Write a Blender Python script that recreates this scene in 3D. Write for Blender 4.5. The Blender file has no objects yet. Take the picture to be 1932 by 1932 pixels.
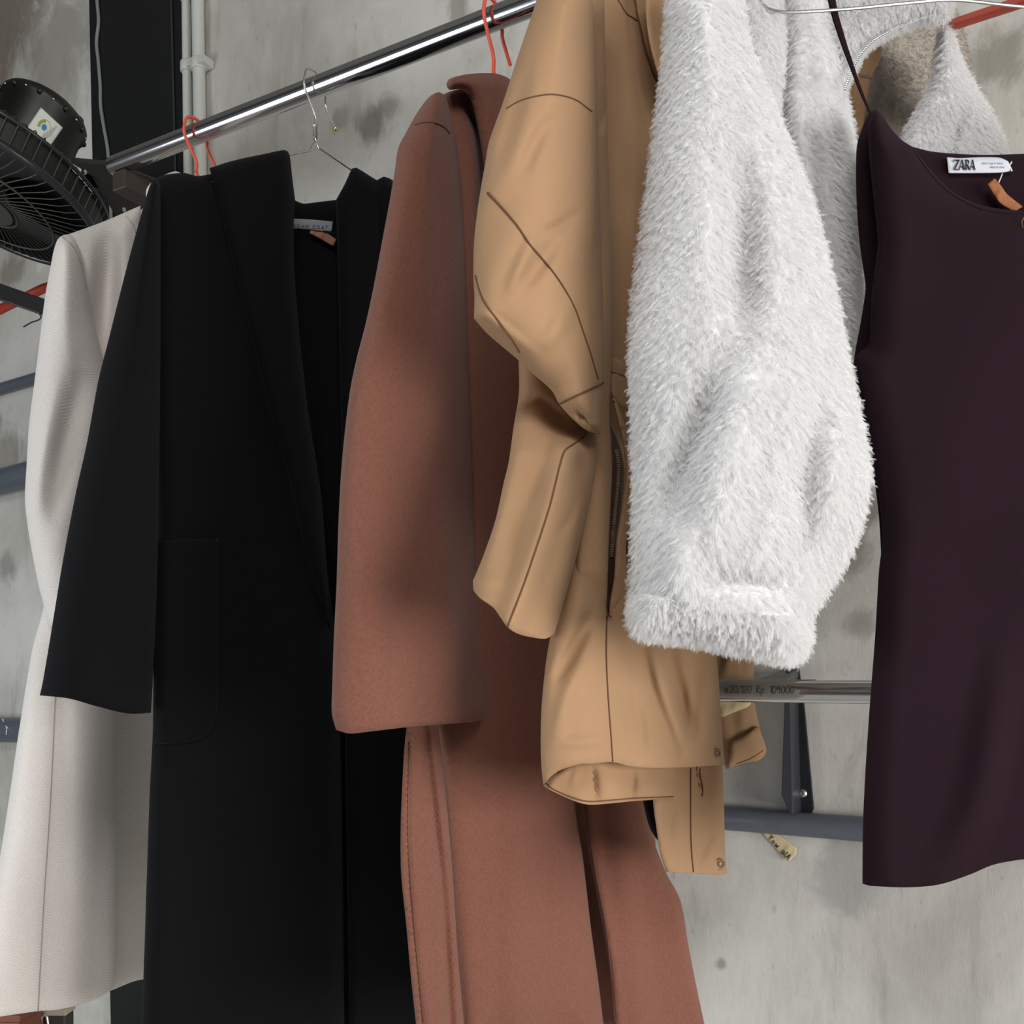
import bpy, bmesh, math, random
import numpy as np
from mathutils import Vector, Matrix
from mathutils.geometry import delaunay_2d_cdt, tessellate_polygon
from mathutils.bvhtree import BVHTree

random.seed(7)
SC = bpy.context.scene
COL = SC.collection

# ------------------------------------------------------------------ camera model
F = 1900.0            # focal length in pixels of the 1932 frame
CX, HY = 966.0, 1320.0  # vertical axis and horizon row
EYE = 1.40
ANG = math.radians(29.6)
CA, SA = math.cos(ANG), math.sin(ANG)
TV = Vector((CA, -SA, 0))      # along the rail / wall (towards the right, nearer)
NV = Vector((SA, CA, 0))       # into the wall
ZV = Vector((0, 0, 1))
D_RAIL, D_LOW, D_WALL = 0.9526, 1.13, 1.40


def P(px, py, Y):
    return Vector(((px - CX) * Y / F, Y, EYE + (HY - py) * Y / F))


def line_y(D, px):
    return D / (CA + SA * (px - CX) / F)


def W(px, py, off=0.0):
    return P(px, py, line_y(D_WALL - off, px))


# ------------------------------------------------------------------ objects
def new_obj(name, me, parent=None, mats=()):
    o = bpy.data.objects.new(name, me)
    COL.objects.link(o)
    for m in mats:
        me.materials.append(m)
    if parent is not None:
        o.parent = parent
    return o


def world_loc(o):
    v = Vector((0, 0, 0))
    while o is not None:
        v += o.location
        o = o.parent
    return v


def thing(name, loc, label, cat, group=None):
    o = bpy.data.objects.new(name, None)
    COL.objects.link(o)
    o.location = loc
    o.empty_display_size = 0.02
    return tag(o, label, cat, group)


def tag(o, label, cat, group=None):
    o['label'] = label
    o['category'] = cat
    if group:
        o['group'] = group
    return o


def structure(o, label, cat):
    o['kind'] = 'structure'
    o['label'] = label
    o['category'] = cat
    return o


class MB:
    """collects verts / faces of one mesh"""

    def __init__(s):
        s.v, s.f, s.m = [], [], []

    def add(s, vs, fs, mat=0):
        k = len(s.v)
        s.v += [tuple(v) for v in vs]
        s.f += [tuple(i + k for i in f) for f in fs]
        s.m += [mat] * len(fs)

    def box(s, c, hx, hy, hz, ax=None, mat=0):
        a, b, d = ax if ax else (Vector((1, 0, 0)), Vector((0, 1, 0)), ZV)
        vs = [c + a * hx * i + b * hy * j + d * hz * k for i in (-1, 1) for j in (-1, 1) for k in (-1, 1)]
        s.add(vs, [(0, 1, 3, 2), (4, 6, 7, 5), (0, 4, 5, 1), (2, 3, 7, 6), (0, 2, 6, 4), (1, 5, 7, 3)], mat)

    def tube(s, pts, r, n=8, mat=0, closed=False, cap=True):
        pts = [Vector(p) for p in pts]
        m = len(pts)
        rs = r if isinstance(r, (list, tuple)) else [r] * m
        tang = []
        for i in range(m):
            a = pts[(i - 1) % m] if (closed or i > 0) else pts[i]
            b = pts[(i + 1) % m] if (closed or i < m - 1) else pts[i]
            t = (b - a)
            tang.append(t.normalized() if t.length > 1e-9 else Vector((0, 0, 1)))
        u = tang[0].orthogonal().normalized()
        vs = []
        for i in range(m):
            t = tang[i]
            u = (u - t * u.dot(t))
            u = u.normalized() if u.length > 1e-9 else t.orthogonal().normalized()
            w = t.cross(u)
            for k in range(n):
                a = 2 * math.pi * k / n
                vs.append(pts[i] + (u * math.cos(a) + w * math.sin(a)) * rs[i])
        fs = []
        for i in range(m if closed else m - 1):
            j = (i + 1) % m
            for k in range(n):
                l = (k + 1) % n
                fs.append((i * n + k, i * n + l, j * n + l, j * n + k))
        if cap and not closed:
            fs.append(tuple(range(n - 1, -1, -1)))
            fs.append(tuple((m - 1) * n + k for k in range(n)))
        s.add(vs, fs, mat)

    def lathe(s, c, axis, prof, n=40, mat=0):
        """prof: (radius, distance along axis)"""
        axis = Vector(axis).normalized()
        u = axis.orthogonal().normalized()
        w = axis.cross(u)
        vs, fs = [], []
        for r, d in prof:
            for k in range(n):
                a = 2 * math.pi * k / n
                vs.append(c + axis * d + (u * math.cos(a) + w * math.sin(a)) * max(r, 1e-5))
        for i in range(len(prof) - 1):
            for k in range(n):
                l = (k + 1) % n
                fs.append((i * n + k, i * n + l, (i + 1) * n + l, (i + 1) * n + k))
        fs.append(tuple(range(n - 1, -1, -1)))
        fs.append(tuple((len(prof) - 1) * n + k for k in range(n)))
        s.add(vs, fs, mat)

    def ball(s, c, r, n=10, mat=0):
        s.lathe(Vector(c), (0, 0, 1), [(r * math.sin(math.pi * i / 6), -r * math.cos(math.pi * i / 6)) for i in range(7)], n, mat)

    def poly(s, pts, depth, thick=0.0004, lift=0.0006, mat=0):
        """flat patch with a little thickness lying on a surface given by depth(px, py)"""
        n = len(pts)
        q = np.array(pts, float)
        Y = depth(q) - lift
        front = [P(a[0], a[1], y) for a, y in zip(q, Y)]
        back = [P(a[0], a[1], y + thick) for a, y in zip(q, Y)]
        tris = tessellate_polygon([[Vector((a[0], a[1], 0)) for a in q]])
        fs = [tuple(t) for t in tris]
        fs += [tuple(i + n for i in t[::-1]) for t in tris]
        fs += [(i, (i + 1) % n, (i + 1) % n + n, i + n) for i in range(n)]
        s.add(front + back, fs, mat)

    def build(s, name, mats, parent=None, smooth=True, bevel=0.0, flat=False):
        me = bpy.data.meshes.new(name)
        off = world_loc(parent) if parent is not None else Vector((0, 0, 0))
        me.from_pydata([(x - off.x, y - off.y, z - off.z) for x, y, z in s.v], [], s.f)
        mats = mats if isinstance(mats, (list, tuple)) else [mats]
        o = new_obj(name, me, parent, mats)
        me.polygons.foreach_set('material_index', s.m)
        bm = bmesh.new()
        bm.from_mesh(me)
        bmesh.ops.recalc_face_normals(bm, faces=bm.faces)
        bm.to_mesh(me)
        bm.free()
        if smooth:
            me.polygons.foreach_set('use_smooth', [True] * len(me.polygons))
            me.set_sharp_from_angle(angle=math.radians(42))
        if bevel:
            b = o.modifiers.new('bevel', 'BEVEL')
            b.width = bevel
            b.segments = 2
            b.limit_method = 'ANGLE'
        me.update()
        return o


def spline(pts, step=8.0, closed=False):
    """Catmull-Rom through pts; a third value of 1 marks a sharp corner."""
    n = len(pts)
    c = [len(p) > 2 for p in pts]
    q = np.array([p[:2] for p in pts], float)
    out = []
    for i in range(n if closed else n - 1):
        p1, p2 = q[i], q[(i + 1) % n]
        i0, i3 = i - 1, i + 2
        p0 = p1 - (p2 - p1) if (c[i] or (not closed and i0 < 0)) else q[i0 % n]
        p3 = p2 + (p2 - p1) if (c[(i + 1) % n] or (not closed and i3 > n - 1)) else q[i3 % n]
        L = np.linalg.norm(p2 - p1)
        k = max(1, int(round(L / step)))
        # centripetal-ish tangents, limited
        m1 = (p2 - p0) * 0.5
        m2 = (p3 - p1) * 0.5
        for m in (m1, m2):
            ln = np.linalg.norm(m)
            if ln > L * 1.1:
                m *= L * 1.1 / ln
        for a in range(k):
            t = a / k
            h00, h10 = 2 * t**3 - 3 * t**2 + 1, t**3 - 2 * t**2 + t
            h01, h11 = -2 * t**3 + 3 * t**2, t**3 - t**2
            out.append(h00 * p1 + h10 * m1 + h01 * p2 + h11 * m2)
    if not closed:
        out.append(q[-1])
    return np.array(out)


def seg_dist(pts, poly, closed=True, keep=None):
    """distance, arc parameter 0..1 and side sign of pts to a polyline"""
    a = poly
    b = np.roll(poly, -1, axis=0) if closed else poly[1:]
    if not closed:
        a = poly[:-1]
    d = b - a
    L2 = (d**2).sum(1) + 1e-12
    L = np.sqrt(L2)
    cum = np.concatenate([[0], np.cumsum(L)])
    best = np.full(len(pts), 1e18)
    par = np.zeros(len(pts))
    sgn = np.ones(len(pts))
    for k in range(len(a)):
        if keep is not None and not keep[k]:
            continue
        r = pts - a[k]
        t = np.clip((r @ d[k]) / L2[k], 0, 1)
        e = r - t[:, None] * d[k]
        dd = (e**2).sum(1)
        m = dd < best
        best[m] = dd[m]
        par[m] = (cum[k] + t[m] * L[k]) / cum[-1]
        cr = d[k][0] * r[:, 1] - d[k][1] * r[:, 0]
        sgn[m] = np.where(cr[m] >= 0, 1, -1)
    return np.sqrt(best), par, sgn


def inside(pts, poly):
    x, y = pts[:, 0], pts[:, 1]
    c = np.zeros(len(pts), bool)
    n = len(poly)
    j = n - 1
    for i in range(n):
        xi, yi = poly[i]
        xj, yj = poly[j]
        if yi != yj:
            m = ((yi > y) != (yj > y)) & (x < (xj - xi) * (y - yi) / (yj - yi) + xi)
            c ^= m
        j = i
    return c


class Cloth:
    """A closed piece of cloth: outline, a depth for its middle, how far it bulges to the front and the back,
    and folds.  folds: (points, half width px, height m, kind) with kind 'r' ridge/valley, 's' step, 'e' even along its length."""

    def __init__(s, outline, base, T=0.02, R=60, TB=None, folds=(), step=7.0, wrinkle=0.0, wr_scale=90.0, seed=0, smooth=True, vbase=None):
        s.poly = spline(outline, step, True) if smooth else np.array([p[:2] for p in outline], float)
        # a third value of 2 starts an open hem that lasts to the next marked point: cloth does not close up there
        s.side = None
        if any(len(p) > 2 and p[2] == 2 for p in outline):
            mk, cur = [], False
            for p in outline + outline:
                if len(p) > 2:
                    cur = p[2] == 2
                mk.append(cur)
            mk = mk[len(outline):]
            per = spline(outline, step, True)
            pid = np.zeros(len(per), int)
            k = 0
            for i in range(len(outline)):
                a, b = np.array(outline[i][:2], float), np.array(outline[(i + 1) % len(outline)][:2], float)
                m = max(1, int(round(np.linalg.norm(b - a) / step)))
                pid[k:k + m] = i
                k += m
            keep = np.array([not mk[i] for i in pid])
            s.side = (per, keep)
        s.base_src = base
        s.T, s.R, s.TB = T, R, (T if TB is None else TB)
        s.folds = [(spline(f[0], 12.0), f[1], f[2], f[3] if len(f) > 3 else 'r') for f in folds]
        s.step, s.wr, s.ws, s.seed, s.vb = step, wrinkle, wr_scale, seed, vbase
        s.extra = []

    def base(s, q):
        if callable(s.base_src):
            y = s.base_src(q)
        else:
            y = np.interp(q[:, 0], [b[0] for b in s.base_src], [b[1] for b in s.base_src])
        if s.vb:
            y = y + np.interp(q[:, 1], [b[0] for b in s.vb], [b[1] for b in s.vb])
        return y

    def prof(s, q, d=None):
        if d is None:
            d = seg_dist(q, s.poly)[0]
        if s.side is None:
            k = 1 - np.clip(d / s.R, 0, 1)
            return np.sqrt(np.clip(1 - k * k, 0, 1))
        per, keep = s.side
        ds = seg_dist(q, per, True, keep)[0]
        k = 1 - np.clip(ds / s.R, 0, 1)
        e = 1 - np.clip(d / 5.0, 0, 1) ** 2
        return np.sqrt(np.clip(1 - k * k, 0, 1)) * (1 - 0.10 * e)

    def relief(s, q):
        h = np.zeros(len(q))
        for line, w, amp, kind in s.folds:
            d, t, sg = seg_dist(q, line, False)
            if kind == 's':      # one side stands higher
                x = np.clip(d * sg / w, -1, 1)
                h += amp * (0.5 + 0.5 * np.sin(x * math.pi / 2)) * np.clip(1.6 - d / (w * 6), 0, 1)
            else:
                k = np.clip(1 - d / w, 0, 1)
                k = k * k * (3 - 2 * k)
                if kind == 'r':
                    k = k * np.sin(np.clip(t, 0.02, 0.98) * math.pi) ** 0.6
                h += amp * k
        if s.wr:
            rs = np.random.RandomState(s.seed + 3)
            for i in range(9):
                a = rs.uniform(0, 6.28)
                fx = rs.uniform(0.4, 1.4) / s.ws * 6.28
                w = np.sin((q[:, 0] * math.cos(a) + q[:, 1] * math.sin(a) * 0.6) * fx + rs.uniform(0, 6.28)
                           + 1.2 * np.sin(q[:, 1] / s.ws * rs.uniform(0.8, 2) + i))
                h += s.wr * w / 3.0
        return h

    def front(s, q):
        pr = s.prof(q)
        return s.base(q) - s.T * pr - s.relief(q) * np.clip(pr * 1.6, 0, 1)

    def seam(s, pts, r=0.0006, mat=1, lift=0.0004, n=6, smooth=True):
        line = spline(pts, 7.0) if smooth else np.array(pts, float)
        Y = s.front(line) - lift
        s.extra.append(('t', [P(a[0], a[1], y) for a, y in zip(line, Y)], r, n, mat))

    def build(s, name, mats, parent=None):
        poly, st = s.poly, s.step
        lo, hi = poly.min(0), poly.max(0)
        xs = np.arange(lo[0], hi[0] + st, st)
        ys = np.arange(lo[1], hi[1] + st, st * 0.87)
        gx, gy = np.meshgrid(xs, ys)
        gx = gx + (np.arange(len(ys)) % 2)[:, None] * st * 0.5
        g = np.stack([gx.ravel(), gy.ravel()], 1)
        g = g[inside(g, poly)]
        d = seg_dist(g, poly)[0]
        g = g[d > st * 0.75]
        # a ring just inside the edge keeps the rim round
        ed = np.roll(poly, -1, 0) - np.roll(poly, 1, 0)
        nr = np.stack([-ed[:, 1], ed[:, 0]], 1)
        nr /= np.linalg.norm(nr, axis=1)[:, None] + 1e-9
        area = 0.5 * np.sum(poly[:, 0] * np.roll(poly[:, 1], -1) - np.roll(poly[:, 0], -1) * poly[:, 1])
        ring = poly + nr * (1 if area > 0 else -1) * st * 0.28
        ring = ring[inside(ring, poly)]
        ring = ring[seg_dist(ring, poly)[0] > st * 0.2]
        n = len(poly)
        allp = np.concatenate([poly, ring, g])
        res = delaunay_2d_cdt([Vector(p) for p in allp], [], [list(range(n))], 1, 1e-4)
        q = np.array([(v.x, v.y) for v in res[0]])
        tris = [tuple(f) for f in res[2]]
        dist = seg_dist(q, poly)[0]
        onb = dist < 0.02
        pr = s.prof(q, dist)
        b = s.base(q)
        rel = s.relief(q) * np.clip(pr * 1.6, 0, 1)
        yf = b - s.T * pr - rel
        yb = np.maximum(b + s.TB * pr, yf + 0.0012)
        yb = np.where(onb, yf, yb)  # rim shared by both faces
        verts = [P(a[0], a[1], y) for a, y in zip(q, yf)]
        k = len(verts)
        bi = {}
        for i in range(k):
            if onb[i]:
                bi[i] = i
            else:
                bi[i] = len(verts)
                verts.append(P(q[i][0], q[i][1], yb[i]))
        mb = MB()
        mb.add(verts, tris + [(bi[t[2]], bi[t[1]], bi[t[0]]) for t in tris], 0)
        for e in s.extra:
            mb.tube(e[1], e[2], e[3], e[4])
        me = bpy.data.meshes.new(name)
        off = world_loc(parent) if parent is not None else Vector((0, 0, 0))
        me.from_pydata([(x - off.x, y - off.y, z - off.z) for x, y, z in mb.v], [], mb.f)
        mats = mats if isinstance(mats, (list, tuple)) else [mats]
        o = new_obj(name, me, parent, mats)
        me.polygons.foreach_set('material_index', mb.m)
        bm = bmesh.new()
        bm.from_mesh(me)
        bmesh.ops.recalc_face_normals(bm, faces=bm.faces)
        bm.to_mesh(me)
        bm.free()
        me.polygons.foreach_set('use_smooth', [True] * len(me.polygons))
        me.update()
        return o


# ------------------------------------------------------------------ materials
def srgb(r, g, b):
    f = lambda c: (c / 255 / 12.92) if c <= 10 else ((c / 255 + 0.055) / 1.055) ** 2.4
    return (f(r), f(g), f(b), 1.0)


def nodes(name):
    m = bpy.data.materials.new(name)
    m.use_nodes = True
    nt = m.node_tree
    b = nt.nodes['Principled BSDF']
    return m, nt, b


def N(nt, t, **kw):
    n = nt.nodes.new(t)
    for k, v in kw.items():
        if k.startswith('i_'):
            n.inputs[k[2:].replace('_', ' ')].default_value = v
        else:
            setattr(n, k, v)
    return n


def plain(name, col, rough=0.6, metal=0.0, bump=0.0, bscale=200.0, spec=0.5, var=0.0):
    m, nt, b = nodes(name)
    b.inputs['Base Color'].default_value = col
    b.inputs['Roughness'].default_value = rough
    b.inputs['Metallic'].default_value = metal
    b.inputs['Specular IOR Level'].default_value = spec
    tc = N(nt, 'ShaderNodeTexCoord')
    nz = N(nt, 'ShaderNodeTexNoise', i_Scale=bscale, i_Detail=4.0)
    nt.links.new(tc.outputs['Object'], nz.inputs['Vector'])
    if var:
        mx = N(nt, 'ShaderNodeMix', data_type='RGBA')
        mx.inputs[6].default_value = tuple(c * (1 - var) for c in col[:3]) + (1,)
        mx.inputs[7].default_value = tuple(min(1, c * (1 + var)) for c in col[:3]) + (1,)
        nt.links.new(nz.outputs['Fac'], mx.inputs[0])
        nt.links.new(mx.outputs[2], b.inputs['Base Color'])
    if bump:
        bp = N(nt, 'ShaderNodeBump', i_Strength=bump, i_Distance=0.001)
        nt.links.new(nz.outputs['Fac'], bp.inputs['Height'])
        nt.links.new(bp.outputs['Normal'], b.inputs['Normal'])
    return m


def cloth_mat(name, col, bscale=500.0, bump=0.35, rough=0.9, sheen=0.0, var=0.10, weave=0.0, herring=False, crumple=0.0):
    m, nt, b = nodes(name)
    L = nt.links.new
    b.inputs['Roughness'].default_value = rough
    b.inputs['Specular IOR Level'].default_value = 0.15
    b.inputs['Sheen Weight'].default_value = sheen
    b.inputs['Sheen Roughness'].default_value = 0.5
    tc = N(nt, 'ShaderNodeTexCoord')
    nz = N(nt, 'ShaderNodeTexNoise', i_Scale=bscale, i_Detail=5.0, i_Roughness=0.6)
    L(tc.outputs['Object'], nz.inputs['Vector'])
    fac = nz.outputs['Fac']
    height = nz.outputs['Fac']
    if herring:
        sp = N(nt, 'ShaderNodeSeparateXYZ')
        L(tc.outputs['Object'], sp.inputs[0])
        pp = N(nt, 'ShaderNodeMath', operation='PINGPONG')
        pp.inputs[1].default_value = 0.0085
        L(sp.outputs['X'], pp.inputs[0])
        ad = N(nt, 'ShaderNodeMath', operation='ADD')
        L(pp.outputs[0], ad.inputs[0])
        L(sp.outputs['Z'], ad.inputs[1])
        ml = N(nt, 'ShaderNodeMath', operation='MULTIPLY')
        ml.inputs[1].default_value = 2 * math.pi / 0.0034
        L(ad.outputs[0], ml.inputs[0])
        sn = N(nt, 'ShaderNodeMath', operation='SINE')
        L(ml.outputs[0], sn.inputs[0])
        n2 = N(nt, 'ShaderNodeTexNoise', i_Scale=60.0, i_Detail=3.0)
        L(tc.outputs['Object'], n2.inputs['Vector'])
        m2 = N(nt, 'ShaderNodeMath', operation='MULTIPLY')
        L(sn.outputs[0], m2.inputs[0])
        L(n2.outputs['Fac'], m2.inputs[1])
        mm = N(nt, 'ShaderNodeMath', operation='MULTIPLY_ADD')
        L(m2.outputs[0], mm.inputs[0])
        mm.inputs[1].default_value = 0.42
        L(nz.outputs['Fac'], mm.inputs[2])
        fac = height = mm.outputs[0]
    if weave:
        mp = N(nt, 'ShaderNodeMapping')
        mp.inputs['Scale'].default_value = (1.0, 1.0, 0.05)
        L(tc.outputs['Object'], mp.inputs[0])
        n3 = N(nt, 'ShaderNodeTexNoise', i_Scale=900.0, i_Detail=2.0)
        L(mp.outputs[0], n3.inputs['Vector'])
        m3 = N(nt, 'ShaderNodeMath', operation='MULTIPLY_ADD')
        L(n3.outputs['Fac'], m3.inputs[0])
        m3.inputs[1].default_value = weave
        L(fac, m3.inputs[2])
        fac = m3.outputs[0]
        height = m3.outputs[0]
    rp = N(nt, 'ShaderNodeMapRange')
    rp.inputs['From Min'].default_value = 0.25
    rp.inputs['From Max'].default_value = 0.75
    L(fac, rp.inputs['Value'])
    mx = N(nt, 'ShaderNodeMix', data_type='RGBA')
    mx.inputs[6].default_value = tuple(c * (1 - var) for c in col[:3]) + (1,)
    mx.inputs[7].default_value = tuple(min(1, c * (1 + var)) for c in col[:3]) + (1,)
    L(rp.outputs[0], mx.inputs[0])
    L(mx.outputs[2], b.inputs['Base Color'])
    bp = N(nt, 'ShaderNodeBump', i_Strength=bump, i_Distance=0.0008)
    L(height, bp.inputs['Height'])
    last = bp
    if crumple:
        n4 = N(nt, 'ShaderNodeTexNoise', i_Scale=22.0, i_Detail=3.0, i_Distortion=0.6)
        L(tc.outputs['Object'], n4.inputs['Vector'])
        b2 = N(nt, 'ShaderNodeBump', i_Strength=crumple, i_Distance=0.006)
        L(n4.outputs['Fac'], b2.inputs['Height'])
        L(bp.outputs['Normal'], b2.inputs['Normal'])
        last = b2
    L(last.outputs['Normal'], b.inputs['Normal'])
    return m


def wall_material():
    m, nt, b = nodes('weathered_concrete')
    L = nt.links.new
    b.inputs['Roughness'].default_value = 0.85
    b.inputs['Specular IOR Level'].default_value = 0.2
    ge = N(nt, 'ShaderNodeNewGeometry')
    pos = ge.outputs['Position']

    def noise(scale, stretch, detail=5.0, rough=0.6, dist=0.0):
        mp = N(nt, 'ShaderNodeMapping')
        mp.inputs['Scale'].default_value = stretch
        L(pos, mp.inputs[0])
        n = N(nt, 'ShaderNodeTexNoise', i_Scale=scale, i_Detail=detail, i_Roughness=rough, i_Distortion=dist)
        L(mp.outputs[0], n.inputs['Vector'])
        return n.outputs['Fac']

    def ramp(v, lo, hi):
        r = N(nt, 'ShaderNodeMapRange', interpolation_type='SMOOTHSTEP')
        r.inputs['From Min'].default_value = lo
        r.inputs['From Max'].default_value = hi
        L(v, r.inputs['Value'])
        return r.outputs[0]

    def mix(fac, a, c):
        x = N(nt, 'ShaderNodeMix', data_type='RGBA')
        L(fac, x.inputs[0])
        if isinstance(a, tuple):
            x.inputs[6].default_value = a
        else:
            L(a, x.inputs[6])
        x.inputs[7].default_value = c
        return x.outputs[2]

    def mul(a, c):
        x = N(nt, 'ShaderNodeMath', operation='MULTIPLY')
        L(a, x.inputs[0])
        if isinstance(c, float):
            x.inputs[1].default_value = c
        else:
            L(c, x.inputs[1])
        return x.outputs[0]

    col = mix(ramp(noise(3.0, (1, 1, 1), 6.0, 0.62, 0.4), 0.32, 0.68), srgb(178, 176, 168), srgb(208, 206, 201))
    col = mix(mul(ramp(noise(14.0, (1, 1, 0.25), 6.0, 0.65, 0.5), 0.50, 0.75), 0.55), col, srgb(150, 148, 139))
    col = mix(mul(ramp(noise(9.0, (1, 1, 0.8), 5.0, 0.7, 1.2), 0.60, 0.78), 0.6), col, srgb(222, 219, 212))
    col = mix(mul(ramp(noise(70.0, (1, 1, 0.6), 3.0, 0.5), 0.66, 0.74), 0.22), col, srgb(112, 110, 104))
    edge = noise(16.0, (1, 1, 0.6), 5.0, 0.7, 0.6)

    def stain(px, py, r, c, amt, sz=(1, 1, 1)):
        nonlocal col
        p = W(px, py)
        mp = N(nt, 'ShaderNodeMapping', vector_type='POINT')
        mp.inputs['Location'].default_value = tuple(-p[i] * sz[i] for i in range(3))
        mp.inputs['Scale'].default_value = sz
        L(pos, mp.inputs[0])
        ln = N(nt, 'ShaderNodeVectorMath', operation='LENGTH')
        L(mp.outputs[0], ln.inputs[0])
        a = N(nt, 'ShaderNodeMath', operation='MULTIPLY_ADD')
        L(edge, a.inputs[0])
        a.inputs[1].default_value = r * 1.5
        L(ln.outputs['Value'], a.inputs[2])
        f = N(nt, 'ShaderNodeMapRange', interpolation_type='SMOOTHSTEP')
        f.inputs['From Min'].default_value = r * 1.55
        f.inputs['From Max'].default_value = r * 1.0
        f.inputs['To Min'].default_value = 0.0
        f.inputs['To Max'].default_value = amt
        L(a.outputs[0], f.inputs['Value'])
        col = mix(f.outputs[0], col, c)

    stain(20, 30, 0.20, srgb(112, 98, 88), 0.85, (1, 1, 0.7))
    stain(105, 110, 0.22, srgb(146, 143, 134), 0.75, (1, 1, 0.7))
    stain(-20, 190, 0.10, srgb(120, 104, 94), 0.7)
    stain(700, 235, 0.055, srgb(104, 102, 96), 0.75, (1, 1, 0.8))
    stain(730, 200, 0.05, srgb(112, 110, 104), 0.6)
    stain(640, 225, 0.04, srgb(118, 116, 108), 0.5)
    stain(860, 20, 0.04, srgb(116, 112, 100), 0.6, (1, 1, 0.4))
    stain(25, 510, 0.08, srgb(118, 108, 98), 0.7)
    stain(15, 860, 0.12, srgb(120, 112, 102), 0.6, (1, 1, 1.3))
    stain(-10, 800, 0.05, srgb(116, 98, 86), 0.5)
    stain(20, 1070, 0.06, srgb(120, 122, 118), 0.6)
    stain(1635, 965, 0.06, srgb(128, 120, 112), 0.8, (1, 1, 1.6))
    stain(1600, 1040, 0.05, srgb(132, 124, 117), 0.7)
    stain(1620, 1180, 0.04, srgb(130, 126, 120), 0.6)
    stain(1880, 110, 0.07, srgb(122, 118, 108), 0.7)
    stain(1600, 1650, 0.09, srgb(146, 146, 146), 0.55)
    stain(1360, 1820, 0.015, srgb(120, 118, 114), 0.6)
    L(col, b.inputs['Base Color'])
    bp = N(nt, 'ShaderNodeBump', i_Strength=0.35, i_Distance=0.003)
    L(noise(40.0, (1, 1, 0.4), 6.0, 0.7), bp.inputs['Height'])
    L(bp.outputs['Normal'], b.inputs['Normal'])
    return m


M_WALL = wall_material()
M_FLOOR = plain('pale_floor', srgb(176, 172, 165), 0.5, bump=0.1, bscale=30, var=0.08)
M_CEIL = plain('ceiling_grey', srgb(120, 118, 114), 0.9, bump=0.2, bscale=20, var=0.1)
M_CHROME = plain('chrome', (0.60, 0.60, 0.62, 1), 0.14, 1.0)
M_STEEL = plain('galvanised_wire', (0.55, 0.56, 0.57, 1), 0.32, 1.0, bump=0.1)
M_GOLD = plain('brass_tip', (0.75, 0.55, 0.22, 1), 0.25, 1.0)
M_BLACKMETAL = plain('black_painted_metal', srgb(24, 24, 26), 0.45, 0.0, bump=0.15, bscale=300, var=0.2)
M_DARKSTEEL = plain('dark_steel', srgb(48, 50, 55), 0.42, 0.0, bump=0.1, bscale=300, var=0.15)
M_BRACKET = plain('bracket_steel', srgb(40, 41, 46), 0.35, 0.2, bump=0.1, bscale=300, var=0.15)
M_PANEL = plain('dark_panel_paint', srgb(16, 18, 19), 0.5, 0.0, bump=0.2, bscale=25, var=0.25)
M_PIPE = plain('grey_blue_pipe', srgb(88, 94, 104), 0.38, 0.0, bump=0.05, bscale=120, var=0.1)
M_CONDUIT = plain('white_conduit', srgb(196, 198, 192), 0.5, 0.0, bump=0.1, bscale=200, var=0.06)
M_CABLE = plain('grey_cable', srgb(128, 132, 128), 0.6)
M_BROWNPLATE = plain('brown_bracket_paint', srgb(58, 46, 41), 0.5, var=0.15)
M_SCREW = plain('screw_zinc', (0.6, 0.6, 0.56, 1), 0.35, 1.0)
M_RED = plain('coral_red_plastic', srgb(222, 92, 72), 0.4, spec=0.4)
M_REDDULL = plain('dull_red_plastic', srgb(190, 70, 52), 0.45)
M_PAPER = plain('cream_masking_tape', srgb(206, 192, 152), 0.8, bump=0.3, bscale=250, var=0.08)
M_TAPE = plain('grey_masking_tape', srgb(166, 166, 158), 0.8, bump=0.3, bscale=400, var=0.10)
M_INK = plain('marker_ink', srgb(46, 42, 40), 0.7)
M_PENCIL = plain('faded_ink', srgb(92, 88, 84), 0.8)
M_TAGBROWN = plain('kraft_tag', srgb(150, 108, 86), 0.85, bump=0.2, bscale=350, var=0.2)
M_TAGORANGE = plain('orange_kraft_tag', srgb(146, 92, 56), 0.85, bump=0.2, bscale=350, var=0.25)
M_LABELGREY = plain('grey_woven_label', srgb(138, 143, 152), 0.8, bump=0.2, bscale=900)
M_LABELWHITE = plain('white_woven_label', srgb(198, 201, 210), 0.8, bump=0.2, bscale=900)
M_LABELINK = plain('label_lettering', srgb(38, 40, 50), 0.8)
M_THREAD = plain('white_thread', srgb(215, 210, 200), 0.8)
M_STICKER = plain('white_sticker', srgb(214, 220, 208), 0.6)
M_STICKOLIVE = plain('olive_print', srgb(150, 156, 72), 0.6)
M_STICKBLUE = plain('blue_print', srgb(50, 130, 190), 0.6)
M_STICKGREY = plain('grey_print', srgb(176, 184, 180), 0.6)
M_WIRE = plain('dusty_fan_wire', srgb(62, 60, 53), 0.6, bump=0.2, bscale=400, var=0.2)
M_FANBLACK = plain('fan_black_plastic', srgb(15, 15, 14), 0.45, 0.0, bump=0.15, bscale=120, var=0.3)
M_FANRING = plain('fan_ring', srgb(34, 36, 38), 0.3, 0.0)
M_BLADE = plain('fan_blade', srgb(46, 47, 50), 0.5, 0.0, var=0.2, bscale=40)
M_WOOD = plain('red_brown_wood', srgb(112, 62, 46), 0.5, bump=0.2, bscale=40, var=0.25)
M_GREYBOX = plain('pale_blue_grey_plastic', srgb(150, 158, 166), 0.5)
M_DARKBOX = plain('dark_bin', srgb(58, 52, 48), 0.6, var=0.2)
M_CREAMEDGE = plain('cream_edge', srgb(168, 160, 142), 0.7)

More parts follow.
